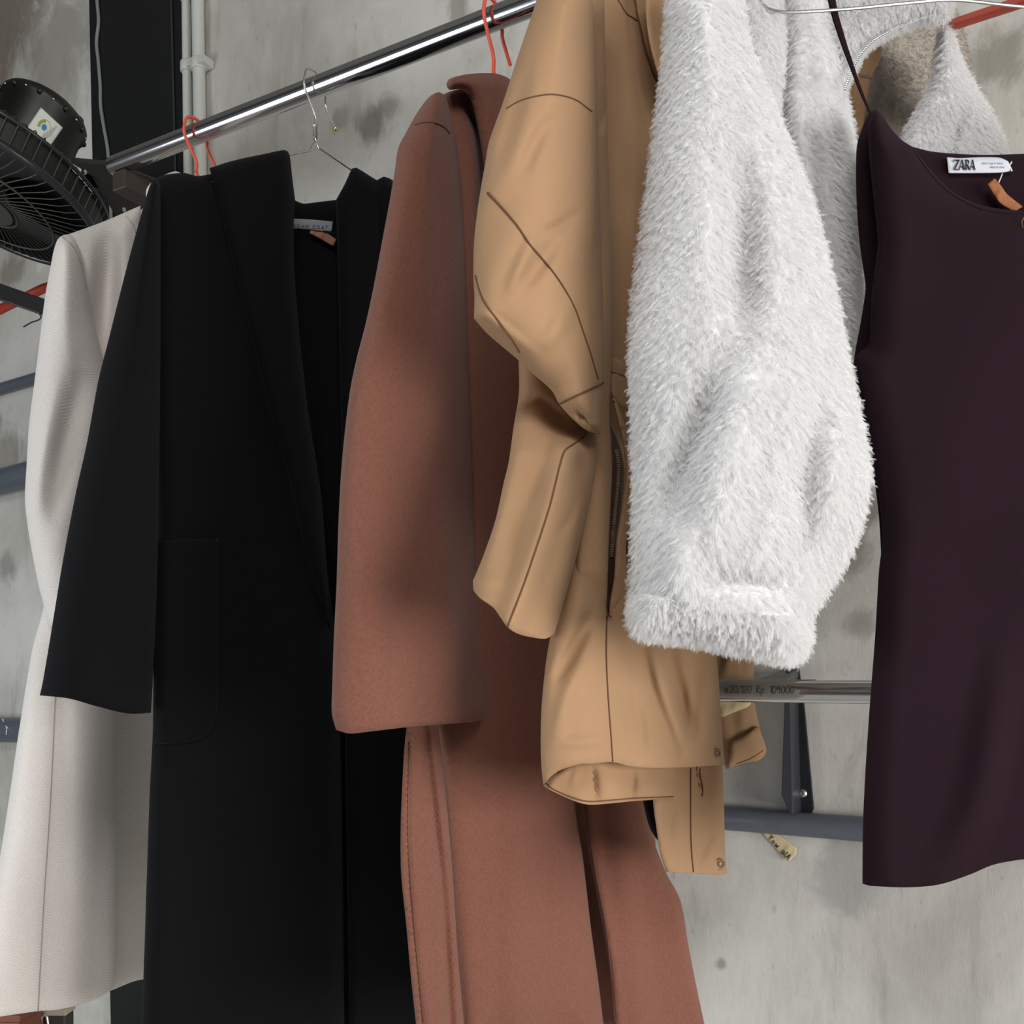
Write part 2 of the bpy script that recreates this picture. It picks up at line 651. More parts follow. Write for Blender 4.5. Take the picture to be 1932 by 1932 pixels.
M_BEIGE = cloth_mat('oatmeal_wool', srgb(210, 204, 199), 420, 0.35, 0.95, 0.15, 0.10, herring=True)
M_BEIGESEAM = plain('oatmeal_seam', srgb(160, 150, 142), 0.9)
M_BLACK = cloth_mat("black_wool", srgb(9, 9, 12), 700, 0.3, 0.95, 0.02, 0.15)
M_BLACKDK = plain('black_seam', srgb(14, 14, 15), 0.95)
M_BROWN = cloth_mat('brown_wool', srgb(118, 78, 65), 330, 1.0, 0.95, 0.12, 0.17)
M_BROWNSEAM = plain('brown_seam', srgb(84, 57, 47), 0.95)
M_TAN = cloth_mat('tan_cotton', srgb(156, 124, 94), 1200, 0.12, 0.8, 0.05, 0.06, weave=0.5, crumple=0.22)
M_TANSEAM = plain('tan_seam', srgb(96, 66, 42), 0.9)
M_TANDARK = cloth_mat('tan_lining', srgb(150, 118, 88), 1200, 0.12, 0.8, 0.0, 0.06)
M_STRAW = plain('straw_rib', srgb(206, 188, 148), 0.8, var=0.1)
M_ZIPDARK = plain('zip_tape', srgb(84, 64, 48), 0.8)
M_ZIPTEETH = plain('dull_zip_metal', srgb(120, 96, 74), 0.45, 0.3)
M_SNAP = plain('snap_tan', srgb(128, 98, 74), 0.35, spec=0.6)
M_FUR = plain('white_fur', (0.9, 0.89, 0.88, 1), 0.9, spec=0.1)
_nt = M_FUR.node_tree
_d = N(_nt, 'ShaderNodeBsdfDiffuse')
_d.inputs['Color'].default_value = (0.89, 0.89, 0.89, 1)
_t = N(_nt, 'ShaderNodeBsdfTranslucent')
_t.inputs['Color'].default_value = (0.89, 0.89, 0.89, 1)
_x = N(_nt, 'ShaderNodeMixShader')
_x.inputs[0].default_value = 0.22
_nt.links.new(_d.outputs[0], _x.inputs[1])
_nt.links.new(_t.outputs[0], _x.inputs[2])
_nt.links.new(_x.outputs[0], _nt.nodes['Material Output'].inputs['Surface'])
M_FURIN = plain('grey_plush_lining', srgb(168, 160, 150), 0.9, spec=0.1)  # greyed to stand in for the shade inside the white jacket
M_PURPLE = cloth_mat('plum_knit', srgb(32, 18, 25), 900, 0.12, 1.0, 0.0, 0.08)
M_PURPLEDK = plain('plum_seam', srgb(36, 20, 28), 1.0, spec=0.1)
M_NAVY = cloth_mat('navy_lining', srgb(34, 30, 40), 900, 0.15, 0.9, 0.0, 0.08)

# ------------------------------------------------------------------ room
mb = MB()
mb.box(P(966, 966, 0) * 0 + NV * (D_WALL + 0.08) + ZV * 1.6, 4.2, 0.08, 1.6, (TV, NV, ZV))
o = mb.build('wall_back', M_WALL, smooth=False)
structure(o, 'weathered grey concrete wall behind the clothes rails', 'wall')
mb = MB()
mb.box(NV * (D_WALL - 2.6) + ZV * -0.03, 4.2, 2.6, 0.03, (TV, NV, ZV))
o = mb.build('floor', M_FLOOR, smooth=False)
structure(o, 'pale floor in front of the concrete wall', 'floor')

mb = MB()
mb.box(NV * (D_WALL - 2.6) + ZV * 3.24, 4.2, 2.6, 0.04, (TV, NV, ZV))
o = mb.build('ceiling', M_CEIL, smooth=False)
structure(o, 'dim grey concrete ceiling above the rails', 'ceiling')

# tall dark post against the wall, its face a shade proud of the concrete
mb = MB()
a0, a1 = W(168, 0, 0.005), W(347, 0, 0.005)
b0, b1 = W(209, 1932, 0.005), W(374, 1932, 0.005)


def ext(p, q, z):
    return p + (q - p) * ((z - p.z) / (q.z - p.z))


front = [ext(a0, b0, 0.0), ext(a1, b1, 0.0), ext(a1, b1, 3.1), ext(a0, b0, 3.1)]
mb.add(front + [p + NV * 0.0045 for p in front], [(0, 1, 2, 3), (7, 6, 5, 4), (0, 4, 5, 1), (1, 5, 6, 2), (2, 6, 7, 3), (3, 7, 4, 0)])
o = mb.build('trim_1', M_PANEL, smooth=False)
structure(o, 'tall near-black post panel against the concrete wall', 'post')
mb = MB()
lip = [W(322, -40, 0.0075), W(328, 200, 0.0075), W(333, 420, 0.0075)]
mb.tube(lip, 0.0022, 8)
o2 = mb.build('trim_2', M_DARKSTEEL)
structure(o2, 'thin dark vertical strip near the right edge of the black post', 'trim')

# cable on the post
mb = MB()
cab = spline([(181, -60), (183, 0), (186, 40), (182, 80), (185, 110), (189, 160), (190, 200), (196, 240), (203, 280), (207, 330), (210, 420), (216, 700)], 10)
mb.tube([W(a[0], a[1], 0.0088) for a in cab], 0.0035, 8)
tag(mb.build('cable', M_CABLE), 'thin wavy grey cable running down the black post', 'cable')

# white conduits
for (xt, xb, r, lab) in ((350, 356, 0.0088, 'thinner white conduit pipe, left of the pair beside black post'),
                         (371, 380, 0.0120, 'thicker white conduit pipe, right of the pair beside black post')):
    p0, p1 = W(xt, -120, r + 0.003), W(xb, 420, r + 0.003)
    root = thing('conduit_pipe', ext(p0, p1, 0.0), lab, 'pipe', 'white conduit pipes')
    mb = MB()
    mb.tube([ext(p0, p1, z) for z in (0.0, 1.0, 2.0, 3.1)], r, 16)
    mb.build('pipe', M_CONDUIT, root)
    for py in (2, 138):
        c = ext(p0, p1, W(xt, py).z)
        mb = MB()
        mb.lathe(c, p1 - p0, [(r + 0.0028, -0.010), (r + 0.004, -0.008), (r + 0.004, 0.008), (r + 0.0028, 0.010)], 20)
        mb.box(c + TV * (r + 0.006) + NV * 0.0, 0.008, r + 0.001, 0.007, (TV, NV, ZV))
        mb.build('clamp', M_CONDUIT, root)


# grey pipes on the wall
def wall_pipe(x0, y0, x1, y1, r, lab, off=None):
    off = r + 0.001 if off is None else off
    p0, p1 = W(x0, y0, off), W(x1, y1, off)
    d = (p1 - p0).normalized()
    p0, p1 = p0 - d * 0.9, p1 + d * 0.25
    mb = MB()
    mb.tube([p0, p0.lerp(p1, 0.5), p1], r, 24)
    return tag(mb.build('grey_pipe', M_PIPE), lab, 'pipe', 'grey-blue pipes on the wall')


wall_pipe(-120, 770, 190, 678, 0.0125, 'uppermost of three grey-blue pipes at the wall behind beige coat')
wall_pipe(-120, 940, 190, 860, 0.027, 'thick grey-blue pipe, second of three behind the beige coat')
wall_pipe(-120, 1375, 190, 1380, 0.027, 'scuffed grey-blue pipe, lowest of three behind the beige coat')
scuffed = bpy.data.objects[sorted(o.name for o in bpy.data.objects if o.name.startswith('grey_pipe'))[-1]]
wall_pipe(1180, 1529, 2100, 1602, 0.0165, 'grey-blue pipe low on the wall under the dark bracket')
mb = MB()
for a, b_ in (((5, 1356), (7, 1362)), ((11, 1370), (16, 1374)), ((13, 1372), (12, 1386))):
    mb.tube([W(a[0], a[1], 0.0563), W(b_[0], b_[1], 0.0563)], 0.0014, 6)
mb.build('paint_marks', M_LABELWHITE, scuffed)['label'] = 'white paint scratches'

# ------------------------------------------------------------------ upper rail
RAIL_Z = P(440, 226, line_y(D_RAIL, 440)).z


def rail_pt(px, D=D_RAIL, z=RAIL_Z):
    Y = line_y(D, px)
    return Vector(((px - CX) * Y / F, Y, z))


root = thing('clothes_rail', rail_pt(213), 'long chrome clothes rail sloping up across the picture top', 'rail')
mb = MB()
e0 = rail_pt(213)
e1 = e0 + TV * 2.3
mb.tube([e0 + (e1 - e0) * t for t in (0, .2, .4, .6, .8, 1)], 0.0125, 48)
mb.build('rod', M_CHROME, root)
mb = MB()
mb.box(e0 + TV * 0.020 + NV * 0.215 - ZV * 0.027, 0.013, 0.222, 0.0135, (TV, NV, ZV))
mb.box(e0 + TV * 0.016 + NV * 0.43 - ZV * 0.06, 0.02, 0.006, 0.09, (TV, NV, ZV))
mb.build('bracket', M_BROWNPLATE, root, smooth=False, bevel=0.002)

# ------------------------------------------------------------------ lower rail
root = thing('clothes_rail', rail_pt(1500, D_LOW, EYE), 'short chrome rail with handwritten tape beside the plum dress', 'rail')
zl0, zl1 = P(1355, 1303.5, line_y(D_LOW, 1355)), P(1640, 1306, line_y(D_LOW, 1640))
dl = (zl1 - zl0).normalized()
RL = 0.0128
l0, l1 = zl0 - dl * 0.55, zl1 + dl * 0.75
mb = MB()
mb.tube([l0.lerp(l1, t) for t in (0, .25, .5, .75, 1)], RL, 48)
mb.build('rod', M_CHROME, root)
# tape wrapped round the rod
ring_u = Vector((0, -1, 0)) - dl * Vector((0, -1, 0)).dot(dl)
ring_u.normalize()
ring_w = dl.cross(ring_u)
if ring_w.z < 0:
    ring_w = -ring_w


def low_pt(px):
    Y = line_y(D_LOW, px)
    t = ((P(px, 1304, Y) - l0).dot(dl))
    return l0 + dl * t


mb = MB()
na, nl = 18, 24
vs, fs = [], []
for i in range(na + 1):
    a = math.radians(-38 + 250 * i / na)
    endx = 1510 + 14 * math.sin(i * 0.9) + 8 * math.sin(i * 2.3) + (8 if i > 8 else -4)
    for j in range(nl + 1):
        px = 1240 + (endx - 1240) * j / nl
        for rr in (RL + 0.0007,):
            vs.append(low_pt(px) + (ring_u * math.cos(a) + ring_w * math.sin(a)) * rr)
for i in range(na):
    for j in range(nl):
        k = i * (nl + 1) + j
        fs.append((k, k + 1, k + nl + 2, k + nl + 1))
mb.add(vs, fs)
tape = mb.build('masking_tape', M_TAPE)
tag(tape, 'strip of grey masking tape with a handwritten price on lower chrome rail', 'tape')
so = tape.modifiers.new('thick', 'SOLIDIFY')
so.thickness = 0.0006

STROKES = {
    'n': [[(0, 0), (0, .6)], [(0, .45), (.25, .62), (.4, .45), (.42, 0)]],
    'e': [[(0, .35), (.45, .38), (.35, .62), (.1, .6), (0, .3), (.15, .02), (.45, .1)]],
    '2': [[(0, .8), (.2, 1), (.42, .85), (.35, .5), (0, .02), (.5, .05)]],
    '0': [[(.2, 1), (0, .6), (.08, .1), (.3, .02), (.5, .4), (.42, .9), (.2, 1)]],
    '/': [[(0, -.05), (.3, 1.05)]],
    '1': [[(.1, .85), (.22, 1), (.2, 0)]],
    'R': [[(0, 0), (.02, 1)], [(0, 1), (.4, .92), (.4, .6), (.05, .5), (.5, 0)]],
    'p': [[(0, .6), (-.02, -.4)], [(0, .5), (.25, .62), (.4, .4), (.25, .08), (0, .12)]],
    '9': [[(.42, .75), (.25, 1), (.02, .8), (.15, .5), (.42, .72), (.38, 0)]],
    'Y': [[(0, 1), (.2, .5), (.45, 1)], [(.2, .5), (.15, 0)]],
    'o': [[(.2, .6), (0, .3), (.15, .02), (.4, .25), (.2, .6)]],
    'w': [[(0, .6), (.12, 0), (.28, .45), (.42, 0), (.55, .6)]],
    'a': [[(.4, .55), (.1, .6), (0, .2), (.25, .02), (.4, .5), (.45, 0)]],
    'l': [[(.05, 1), (.02, 0), (.2, .05)]],
    'A': [[(0, 0), (.25, 1), (.5, 0)], [(.1, .4), (.42, .4)]],
    ' ': [],
}


def write(mb, text, fn, size, r, gap=0.62, mat=0):
    x = 0.0
    for ch in text:
        for st in STROKES[ch]:
            line = spline(st, 0.18) if len(st) > 2 else np.array(st, float)
            mb.tube([fn(x + a[0] * size, a[1] * size) for a in line], r, 5, mat)
        x += (0.35 if ch in '1l/' else gap) * size
    return x


def on_tape(x, y):
    px = 1358 + x
    a = math.radians(40) - math.asin(max(-1, min(1, 0))) + 0
    ang = math.asin(max(-0.98, min(0.98, (y - 4) / 22.0)))
    return low_pt(px) + (ring_u * math.cos(ang) + ring_w * math.sin(ang)) * (RL + 0.0012)


mb = MB()
write(mb, 'n e20/120 Rp 109000', on_tape, 13.4, 0.00042)
mb.build('handwriting', M_PENCIL, tape)

# bracket carrying the lower rail
root = thing('rail_bracket', W(1505, 1540), 'dark steel angle bracket screwed to wall under the lower chrome rail', 'bracket')
mb = MB()


def wall_prism(mb, pts, o0, o1, mat=0):
    n = len(pts)
    vs = [W(x, y, o1) for x, y in pts] + [W(x, y, o0) for x, y in pts]
    # keep the back outline parallel to the wall normal
    vs = vs[:n] + [v + NV * (o1 - o0) for v in vs[:n]]
    fs = [tuple(range(n)), tuple(range(2 * n - 1, n - 1, -1))] + [(i, (i + 1) % n, (i + 1) % n + n, i + n) for i in range(n)]
    mb.add(vs, fs, mat)


wall_prism(mb, [(1488, 1262), (1507, 1260), (1518, 1340), (1535, 1525), (1531, 1534), (1492, 1536)], 0.001, 0.006)
mb.build('wall_plate', M_BRACKET, root, smooth=False, bevel=0.001)
mb = MB()
wall_prism(mb, [(1482, 1262), (1489, 1261), (1496, 1537), (1489, 1533), (1474, 1500)], 0.001, 0.05)
mb.build('rib', M_DARKSTEEL, root, smooth=False, bevel=0.001)
mb = MB()
arm0, arm1 = W(1503, 1268, 0.004), low_pt(1405) + NV * 0.010
mb.add([W(1478, 1263, 0.004), W(1507, 1262, 0.004), arm1 + TV * 0.034 + ZV * 0.004, arm1 - TV * 0.012 + ZV * 0.004,
        W(1478, 1272, 0.004), W(1507, 1278, 0.004), arm1 + TV * 0.034 - ZV * 0.008, arm1 - TV * 0.012 - ZV * 0.008],
       [(0, 1, 2, 3), (7, 6, 5, 4), (0, 4, 5, 1), (1, 5, 6, 2), (2, 6, 7, 3), (3, 7, 4, 0)])
mb.build('arm', M_BRACKET, root, smooth=False, bevel=0.001)
mb = MB()
c = W(1514, 1497, 0.006)
mb.lathe(c, -NV, [(0.0062, 0), (0.0062, 0.0015), (0.0045, 0.003), (0.0022, 0.0034), (0.0020, 0.0024), (0.0001, 0.0024)], 16)
mb.build('screw', M_SCREW, root)

# paper tag taped on the wall
tagw = Cloth([(1438, 1572, 1), (1461, 1567, 1), (1480, 1582), (1503, 1600, 1), (1502, 1612, 1), (1487, 1626, 1), (1470, 1608), (1452, 1588)],
             lambda q: line_y(D_WALL - 0.002, q[:, 0]) - 0.004 * np.clip((q[:, 1] - 1600) / 25, 0, 1), T=0.0006, R=3, step=5,
             folds=[([(1478, 1612), (1492, 1596)], 9, 0.0015)])
o = tagw.build('paper_tag', [M_PAPER])
tag(o, 'curling cream paper scrap with handwriting taped below the grey pipe', 'paper tag')
mb = MB()


def on_tag(x, y):
    px, py = 1449 + x * 0.70 + y * 0.62, 1583 + x * 0.74 - y * 0.66
    return P(px, py, tagw.front(np.array([[px, py]]))[0] - 0.0008)


write(mb, 'Yow alA', on_tag, 12.0, 0.0005, 0.72)
mb.build('handwriting', M_INK, o)

# ------------------------------------------------------------------ hangers


def hook_path(px, drop, r=0.0165, tip=1.0, D=D_RAIL):
    """hook over the upper rail in the plane across it; returns path and neck point"""
    c = rail_pt(px, D)
    q = [(0.0, -drop), (0.0, -drop * 0.72), (-r * 0.55, -drop * 0.42), (-r, -r * 0.5), (-r * 1.04, 0), (-r * 0.75, r * 0.75), (0, r * 1.02),
         (r * 0.75, r * 0.72), (r, 0), (r * 1.0, -r * 0.5), (r * 1.35, -r * 0.95 * tip), (r * 1.95, -r * 1.6 * tip)]
    line = spline([(a * 1000, b * 1000) for a, b in q], 1.2) / 1000
    return [c + NV * a + ZV * b for a, b in line], c - ZV * drop


def hanger(px, drop, mat, r, label, arms, group=None, name='plastic_hanger', hook_r=0.0195, tipmat=None, coil=False):
    path, neck = hook_path(px, drop, hook_r)
    root = thing(name, neck, label, 'hanger', group)
    mb = MB()
    mb.tube(path, r, 10)
    h = mb.build('hook', mat, root)
    if tipmat:
        mb = MB()
        mb.ball(path[-1], 0.0030, 12)
        mb.build('tip_bead', tipmat, root)
    if coil:
        mb = MB()
        pts = [neck + ZV * (0.002 - 0.017 * t / 60) + (TV * math.cos(t * 0.9) + NV * math.sin(t * 0.9)) * 0.0022 for t in range(61)]
        mb.tube(pts, 0.0011, 6)
        mb.build('twist', mat, root)
    mb = MB()
    for a in arms:
        mb.tube(a, r, 10)
    mb.build('frame', mat, root)
    return root


def poly3(*pts):
    return [P(*p) for p in pts]


# ---- black coat's wire hanger
neck = rail_pt(595) - ZV * 0.047
nk = neck - ZV * 0.014
hanger(595, 0.047, M_STEEL, 0.0014, 'silver wire hanger with twisted neck holding the black coat',
       [[nk, nk + ZV * -0.004, P(585, 284, 1.215), P(545, 292, 1.19), P(440, 330, 1.12), P(330, 372, 1.07)],
        [nk, nk + ZV * -0.002, P(602, 279, 1.235), P(668, 324, 1.275), P(720, 362, 1.31), P(760, 390, 1.33)]],
       name='wire_hanger', tipmat=M_GOLD, coil=True)
# ---- red hangers
n1 = rail_pt(370) - ZV * 0.05
hanger(370, 0.05, M_RED, 0.0021, 'coral red plastic hanger hook over the rail behind the black coat shoulder',
       [[n1, P(375, 360, 1.345), P(300, 410, 1.30), P(210, 462, 1.25)], [n1, P(385, 360, 1.36), P(480, 430, 1.43)]],
       'red plastic hangers')
n2 = rail_pt(931) - ZV * 0.058
hanger(931, 0.058, M_RED, 0.0021, 'coral red plastic hanger hook rising from the brown coat collar',
       [[n2, P(932, 185, 1.10), P(890, 235, 1.075), P(860, 290, 1.04)], [n2, P(950, 185, 1.12), P(1010, 270, 1.17)]],
       'red plastic hangers')
mb = MB()

# ------------------------------------------------------------------ beige coat
B_BEIGE = [(-80, 1.10), (0, 1.13), (280, 1.24), (430, 1.33)]


def off(tab, d):
    return [(a, b + d) for a, b in tab]


root = thing('coat', P(370, 340, 1.31), 'long oatmeal beige herringbone coat at far left of the rail', 'coat')
c = Cloth([(195, 470, 1), (300, 370), (420, 340, 1), (440, 1000), (440, 1835, 1), (268, 1848), (205, 1870), (150, 1880, 1), (170, 1300)],
          [(150, 1.28), (215, 1.30), (300, 1.45), (440, 1.56)], T=0.008, R=20)
c.build('back_panel', [M_BEIGE, M_BEIGESEAM], root)
c = Cloth([(112, 448, 1), (190, 420), (265, 388, 1), (268, 480), (255, 700), (225, 1000), (222, 1400), (219, 1700), (216, 1863, 2), (190, 1880), (160, 1893), (110, 1905), (70, 1908), (0, 1918),
           (-70, 1925, 1), (-55, 1850), (-5, 1640), (18, 1500), (34, 1390), (60, 1230), (85, 1120), (85, 700)],
          off(B_BEIGE, 0.035), T=0.03, R=85, wrinkle=0.002, wr_scale=220,
          folds=[([(205, 430), (200, 560), (185, 700)], 38, -0.028), ([(235, 450), (230, 600), (205, 720)], 26, 0.012),
                 ([(105, 1325), (95, 1500), (82, 1700), (72, 1908)], 14, 0.004, 's'),
                 ([(150, 1340), (145, 1600), (130, 1890)], 45, 0.006, 'e')])
c.seam([(105, 1300), (96, 1500), (83, 1700), (72, 1906)], 0.0007)
c.seam([(238, 408), (252, 425), (256, 440)], 0.0005)
c.build('front_panel', [M_BEIGE, M_BEIGESEAM], root)
c = Cloth([(103, 466), (113, 447), (135, 444), (152, 475), (163, 530), (172, 590), (185, 640), (200, 700), (215, 800), (205, 960), (170, 1120), (130, 1200, 1), (96, 1180), (85, 1150), (72, 1100), (60, 1040),
           (52, 990), (47, 940), (50, 880), (55, 800), (65, 720), (75, 640), (85, 560), (96, 500)],
          off(B_BEIGE, 0.0), T=0.052, R=75, wrinkle=0.0012, wr_scale=160,
          folds=[([(160, 690), (130, 800), (90, 1000)], 40, -0.010), ([(115, 700), (75, 900), (70, 1000)], 40, 0.006)])
c.seam([(118, 447), (140, 468), (155, 505), (163, 545)], 0.0006)
c.build('sleeve', [M_BEIGE, M_BEIGESEAM], root)
c = Cloth([(276, 380, 1), (276, 358), (288, 342), (310, 330), (332, 323), (348, 330), (400, 350), (400, 420, 1), (300, 430)],
          off(B_BEIGE, 0.02), T=0.02, R=24)
c.build('collar', [M_BEIGE, M_BEIGESEAM], root)

# ------------------------------------------------------------------ black coat
B_BLACK = [(60, 0.955), (280, 1.04), (540, 1.17), (800, 1.30)]
root = thing('coat', P(595, 290, 1.21), 'long black wool coat with patch pocket on silver wire hanger', 'coat')
c = Cloth([(520, 340, 1), (557, 378, 1), (572, 384), (600, 381), (634, 377, 1), (700, 390), (790, 420, 1), (800, 1000), (810, 1960, 1), (560, 1960, 1), (540, 1000)],
          off(B_BLACK, 0.06), T=0.012, R=30)
c.build('back_panel', [M_BLACK, M_BLACKDK], root)
back_front = c.front
c = Cloth([(283, 352, 1), (300, 333), (345, 326), (372, 332), (400, 328, 1), (470, 318, 1), (535, 420), (560, 700), (600, 950), (640, 1300), (650, 1960, 1), (266, 1960, 1), (272, 1800), (282, 1500), (288, 1380), (296, 1000), (290, 600)],
          off(B_BLACK, 0.02), T=0.025, R=40, wrinkle=0.002, wr_scale=300)
c.build('front_panel', [M_BLACK, M_BLACKDK], root)
body_front = c.front
c = Cloth([(634, 377, 1), (650, 348), (664, 318), (672, 316), (711, 340, 1), (716, 337), (724, 333), (742, 341), (800, 400, 1), (800, 900), (805, 1960, 1), (660, 1960, 1), (650, 1300), (645, 900), (640, 600)],
          off(B_BLACK, 0.02), T=0.018, R=26, folds=[([(712, 340), (716, 500), (690, 800)], 8, -0.006)])
c.build('front_panel', [M_BLACK, M_BLACKDK], root)
c = Cloth([(395, 317, 1), (440, 303), (500, 290), (537, 283), (546, 291), (552, 340), (557, 378, 1), (554, 430), (556, 520), (566, 640), (582, 780), (604, 920), (616, 1060), (622, 1190, 1),
           (600, 1120), (570, 1015), (545, 905), (510, 785), (480, 665), (455, 565), (430, 462), (410, 372)],
          off(B_BLACK, -0.005), T=0.02, R=22)
c.build('lapel', [M_BLACK, M_BLACKDK], root)
c = Cloth([(282, 352), (291, 338), (302, 350), (303, 600), (300, 900), (296, 1100), (290, 1250), (285, 1345, 2), (240, 1346), (180, 1332), (130, 1318), (75, 1312, 1),
           (80, 1290), (92, 1220), (105, 1140), (120, 1050), (143, 930), (165, 830), (185, 720), (205, 640), (235, 520), (262, 420)],
          off(B_BLACK, -0.02), T=0.045, R=90, wrinkle=0.001, wr_scale=250)
c.build('sleeve', [M_BLACK, M_BLACKDK], root)
c = Cloth([(292, 1020, 1), (350, 1018), (411, 1016, 1), (411, 1200), (410, 1330), (404, 1365), (386, 1390), (345, 1401), (288, 1404, 1)],
          lambda q: body_front(q) - 0.001, T=0.005, R=5)
c.build('patch_pocket', [M_BLACK, M_BLACKDK], root)
c = Cloth([(548, 412, 1), (585, 414), (629, 418, 1), (626, 438, 1), (600, 434), (549, 431, 1)], lambda q: back_front(q) - 0.003, T=0.0006, R=2, step=5)
lab = c.build('care_label', [M_LABELGREY], root)
lab['label'] = 'grey woven neck label'
lf = c.front


def text_mesh(body, size, fn, mb, space=1.0, mat=0):
    """built-in font letters laid on a surface through fn(x, y) in pixels, y up"""
    cu = bpy.data.curves.new('glyphs', 'FONT')
    cu.body = body
    cu.size = size
    cu.space_character = space
    cu.resolution_u = 2
    ob = bpy.data.objects.new('glyphs', cu)
    COL.objects.link(ob)
    dg = bpy.context.evaluated_depsgraph_get()
    me = bpy.data.meshes.new_from_object(ob.evaluated_get(dg))
    mb.add([fn(v.co.x, v.co.y) for v in me.vertices], [tuple(p.vertices) for p in me.polygons], mat)
    bpy.data.objects.remove(ob)
    bpy.data.curves.remove(cu)
    bpy.data.meshes.remove(me)


mb = MB()


def on_lab(x, y):
    px, py = 553 + x, 428.5 + x * 0.055 - y
    return P(px, py, lf(np.array([[px, py]]))[0] - 0.0006)


text_mesh('ADAM COAT', 8.5, on_lab, mb, 1.45)
mb.build('lettering', M_LABELINK, lab, smooth=False)
# price tag hanging on a pin below that label
c = Cloth([(586, 433, 1), (608, 433, 1), (635, 452, 1), (629, 465, 1), (603, 450), (585, 440, 1)], lambda q: back_front(q) - 0.010, T=0.0008, R=2, step=5,
          folds=[([(610, 434), (603, 451)], 7, 0.002)])
o = c.build('price_tag', [M_TAGBROWN])
tag(o, 'small folded kraft tag pinned under the black coat neck label', 'price tag')
mb = MB()
mb.tube([P(560, 431, back_front(np.array([[560, 431.]]))[0] - 0.008), P(610, 437, back_front(np.array([[610, 437.]]))[0] - 0.0122),
         P(656, 445, back_front(np.array([[656, 445.]]))[0] - 0.009)], 0.0007, 6)
mb.build('pin', M_BLACKMETAL, o)

# ------------------------------------------------------------------ brown coat
B_BROWN = [(600, 0.875), (760, 0.955), (940, 1.05), (1140, 1.12), (1340, 1.19)]
root = thing('coat', P(935, 150, 1.08), 'long camel brown wool coat hanging between black coat and tan jacket', 'coat')
c = Cloth([(1040, 1400, 1), (1230, 1400, 1), (1250, 1960, 1), (1070, 1960, 1)], off(B_BROWN, 0.10), T=0.01, R=20)
c.build('back_panel', [M_BROWN, M_BROWNSEAM], root)
c = Cloth([(826, 184, 1), (850, 172), (890, 168), (1000, 220, 1), (1060, 600), (1075, 1200), (1085, 1515), (1100, 1620), (1115, 1750), (1130, 1860), (1142, 1960, 1), (874, 1960, 1),
           (862, 1800), (850, 1620), (836, 1450), (822, 1360), (828, 1000), (845, 600), (838, 300)],
          off(B_BROWN, 0.02), T=0.03, R=90, wrinkle=0.003, wr_scale=330,
          folds=[([(880, 190), (905, 260), (913, 330), (915, 480)], 18, -0.03), ([(960, 1500), (970, 1700), (985, 1950)], 70, 0.008, 'e'),
                 ([(1080, 1500), (1100, 1640), (1130, 1900)], 14, 0.004, 'e')])
c.build('front_panel', [M_BROWN, M_BROWNSEAM], root)
c = Cloth([(772, 1330, 1), (822, 1330, 1), (836, 1450), (852, 1620), (864, 1800), (878, 1960, 1), (788, 1960, 1), (776, 1850), (766, 1740), (757, 1650), (756, 1560), (760, 1460), (764, 1400)],
          off(B_BROWN, 0.00), T=0.014, R=22, wrinkle=0.002, wr_scale=120,
          folds=[([(772, 1380), (769, 1560), (775, 1700), (800, 1960)], 9, -0.006, 'e'), ([(800, 1370), (822, 1560), (838, 1720), (852, 1960)], 13, -0.012, 'e'),
                 ([(788, 1400), (793, 1550), (800, 1700)], 22, -0.004)])
c.seam([(772, 1400), (769, 1560), (777, 1700), (798, 1930)], 0.0004, lift=0.0012)
c.build('facing', [M_BROWN, M_BROWNSEAM], root)
c = Cloth([(1092, 1440, 1), (1205, 1440, 1), (1218, 1520), (1228, 1570), (1256, 1645), (1284, 1700), (1300, 1790), (1318, 1880), (1335, 1960, 1), (1160, 1960, 1), (1150, 1830), (1128, 1700), (1108, 1590)],
          off(B_BROWN, 0.015), T=0.012, R=16, wrinkle=0.003, wr_scale=200,
          folds=[([(1165, 1520), (1185, 1700), (1215, 1950)], 40, 0.006, 'e')])
c.seam([(1104, 1520), (1122, 1640), (1146, 1770), (1160, 1930)], 0.0008)
c.build('front_panel', [M_BROWN, M_BROWNSEAM], root)
c = Cloth([(812, 181), (830, 174), (842, 186), (856, 240), (868, 330), (878, 500), (885, 700), (890, 850), (893, 980), (900, 1100), (910, 1250), (916, 1340), (911, 1359, 2), (895, 1362), (830, 1367),
           (760, 1373), (700, 1380), (660, 1384), (634, 1377, 1), (626, 1345), (627, 1290), (630, 1200), (635, 1100), (638, 1000), (643, 900), (650, 820), (660, 740), (672, 680),
           (690, 610), (705, 540), (720, 460), (735, 380), (745, 320), (751, 280), (766, 250), (790, 208)],
          off(B_BROWN, -0.005), T=0.052, R=95, wrinkle=0.0015, wr_scale=260,
          folds=[([(865, 900), (880, 1150), (895, 1350)], 40, -0.010), ([(690, 1000), (700, 1200), (720, 1370)], 60, 0.006)])
c.seam([(783, 236), (800, 231), (820, 232), (838, 240), (848, 252)], 0.0006)
c.build('sleeve', [M_BROWN, M_BROWNSEAM], root)
c = Cloth([(842, 158), (846, 150), (862, 144), (890, 139), (925, 138), (945, 141), (965, 152), (985, 180, 1), (975, 400, 1), (930, 400), (914, 320), (905, 262), (893, 205), (880, 176), (864, 168), (848, 170)],
          off(B_BROWN, -0.012), T=0.026, R=26, folds=[([(885, 160), (905, 200), (918, 270), (922, 330)], 10, -0.004)])
c.build('collar', [M_BROWN, M_BROWNSEAM], root)

# ------------------------------------------------------------------ tan jacket
B_TAN = [(880, 0.80), (1140, 0.875), (1260, 0.95), (1450, 1.06)]
root = thing('jacket', P(1180, -40, 0.92), 'tan cotton jacket with folded elbow and snap buttons', 'jacket')
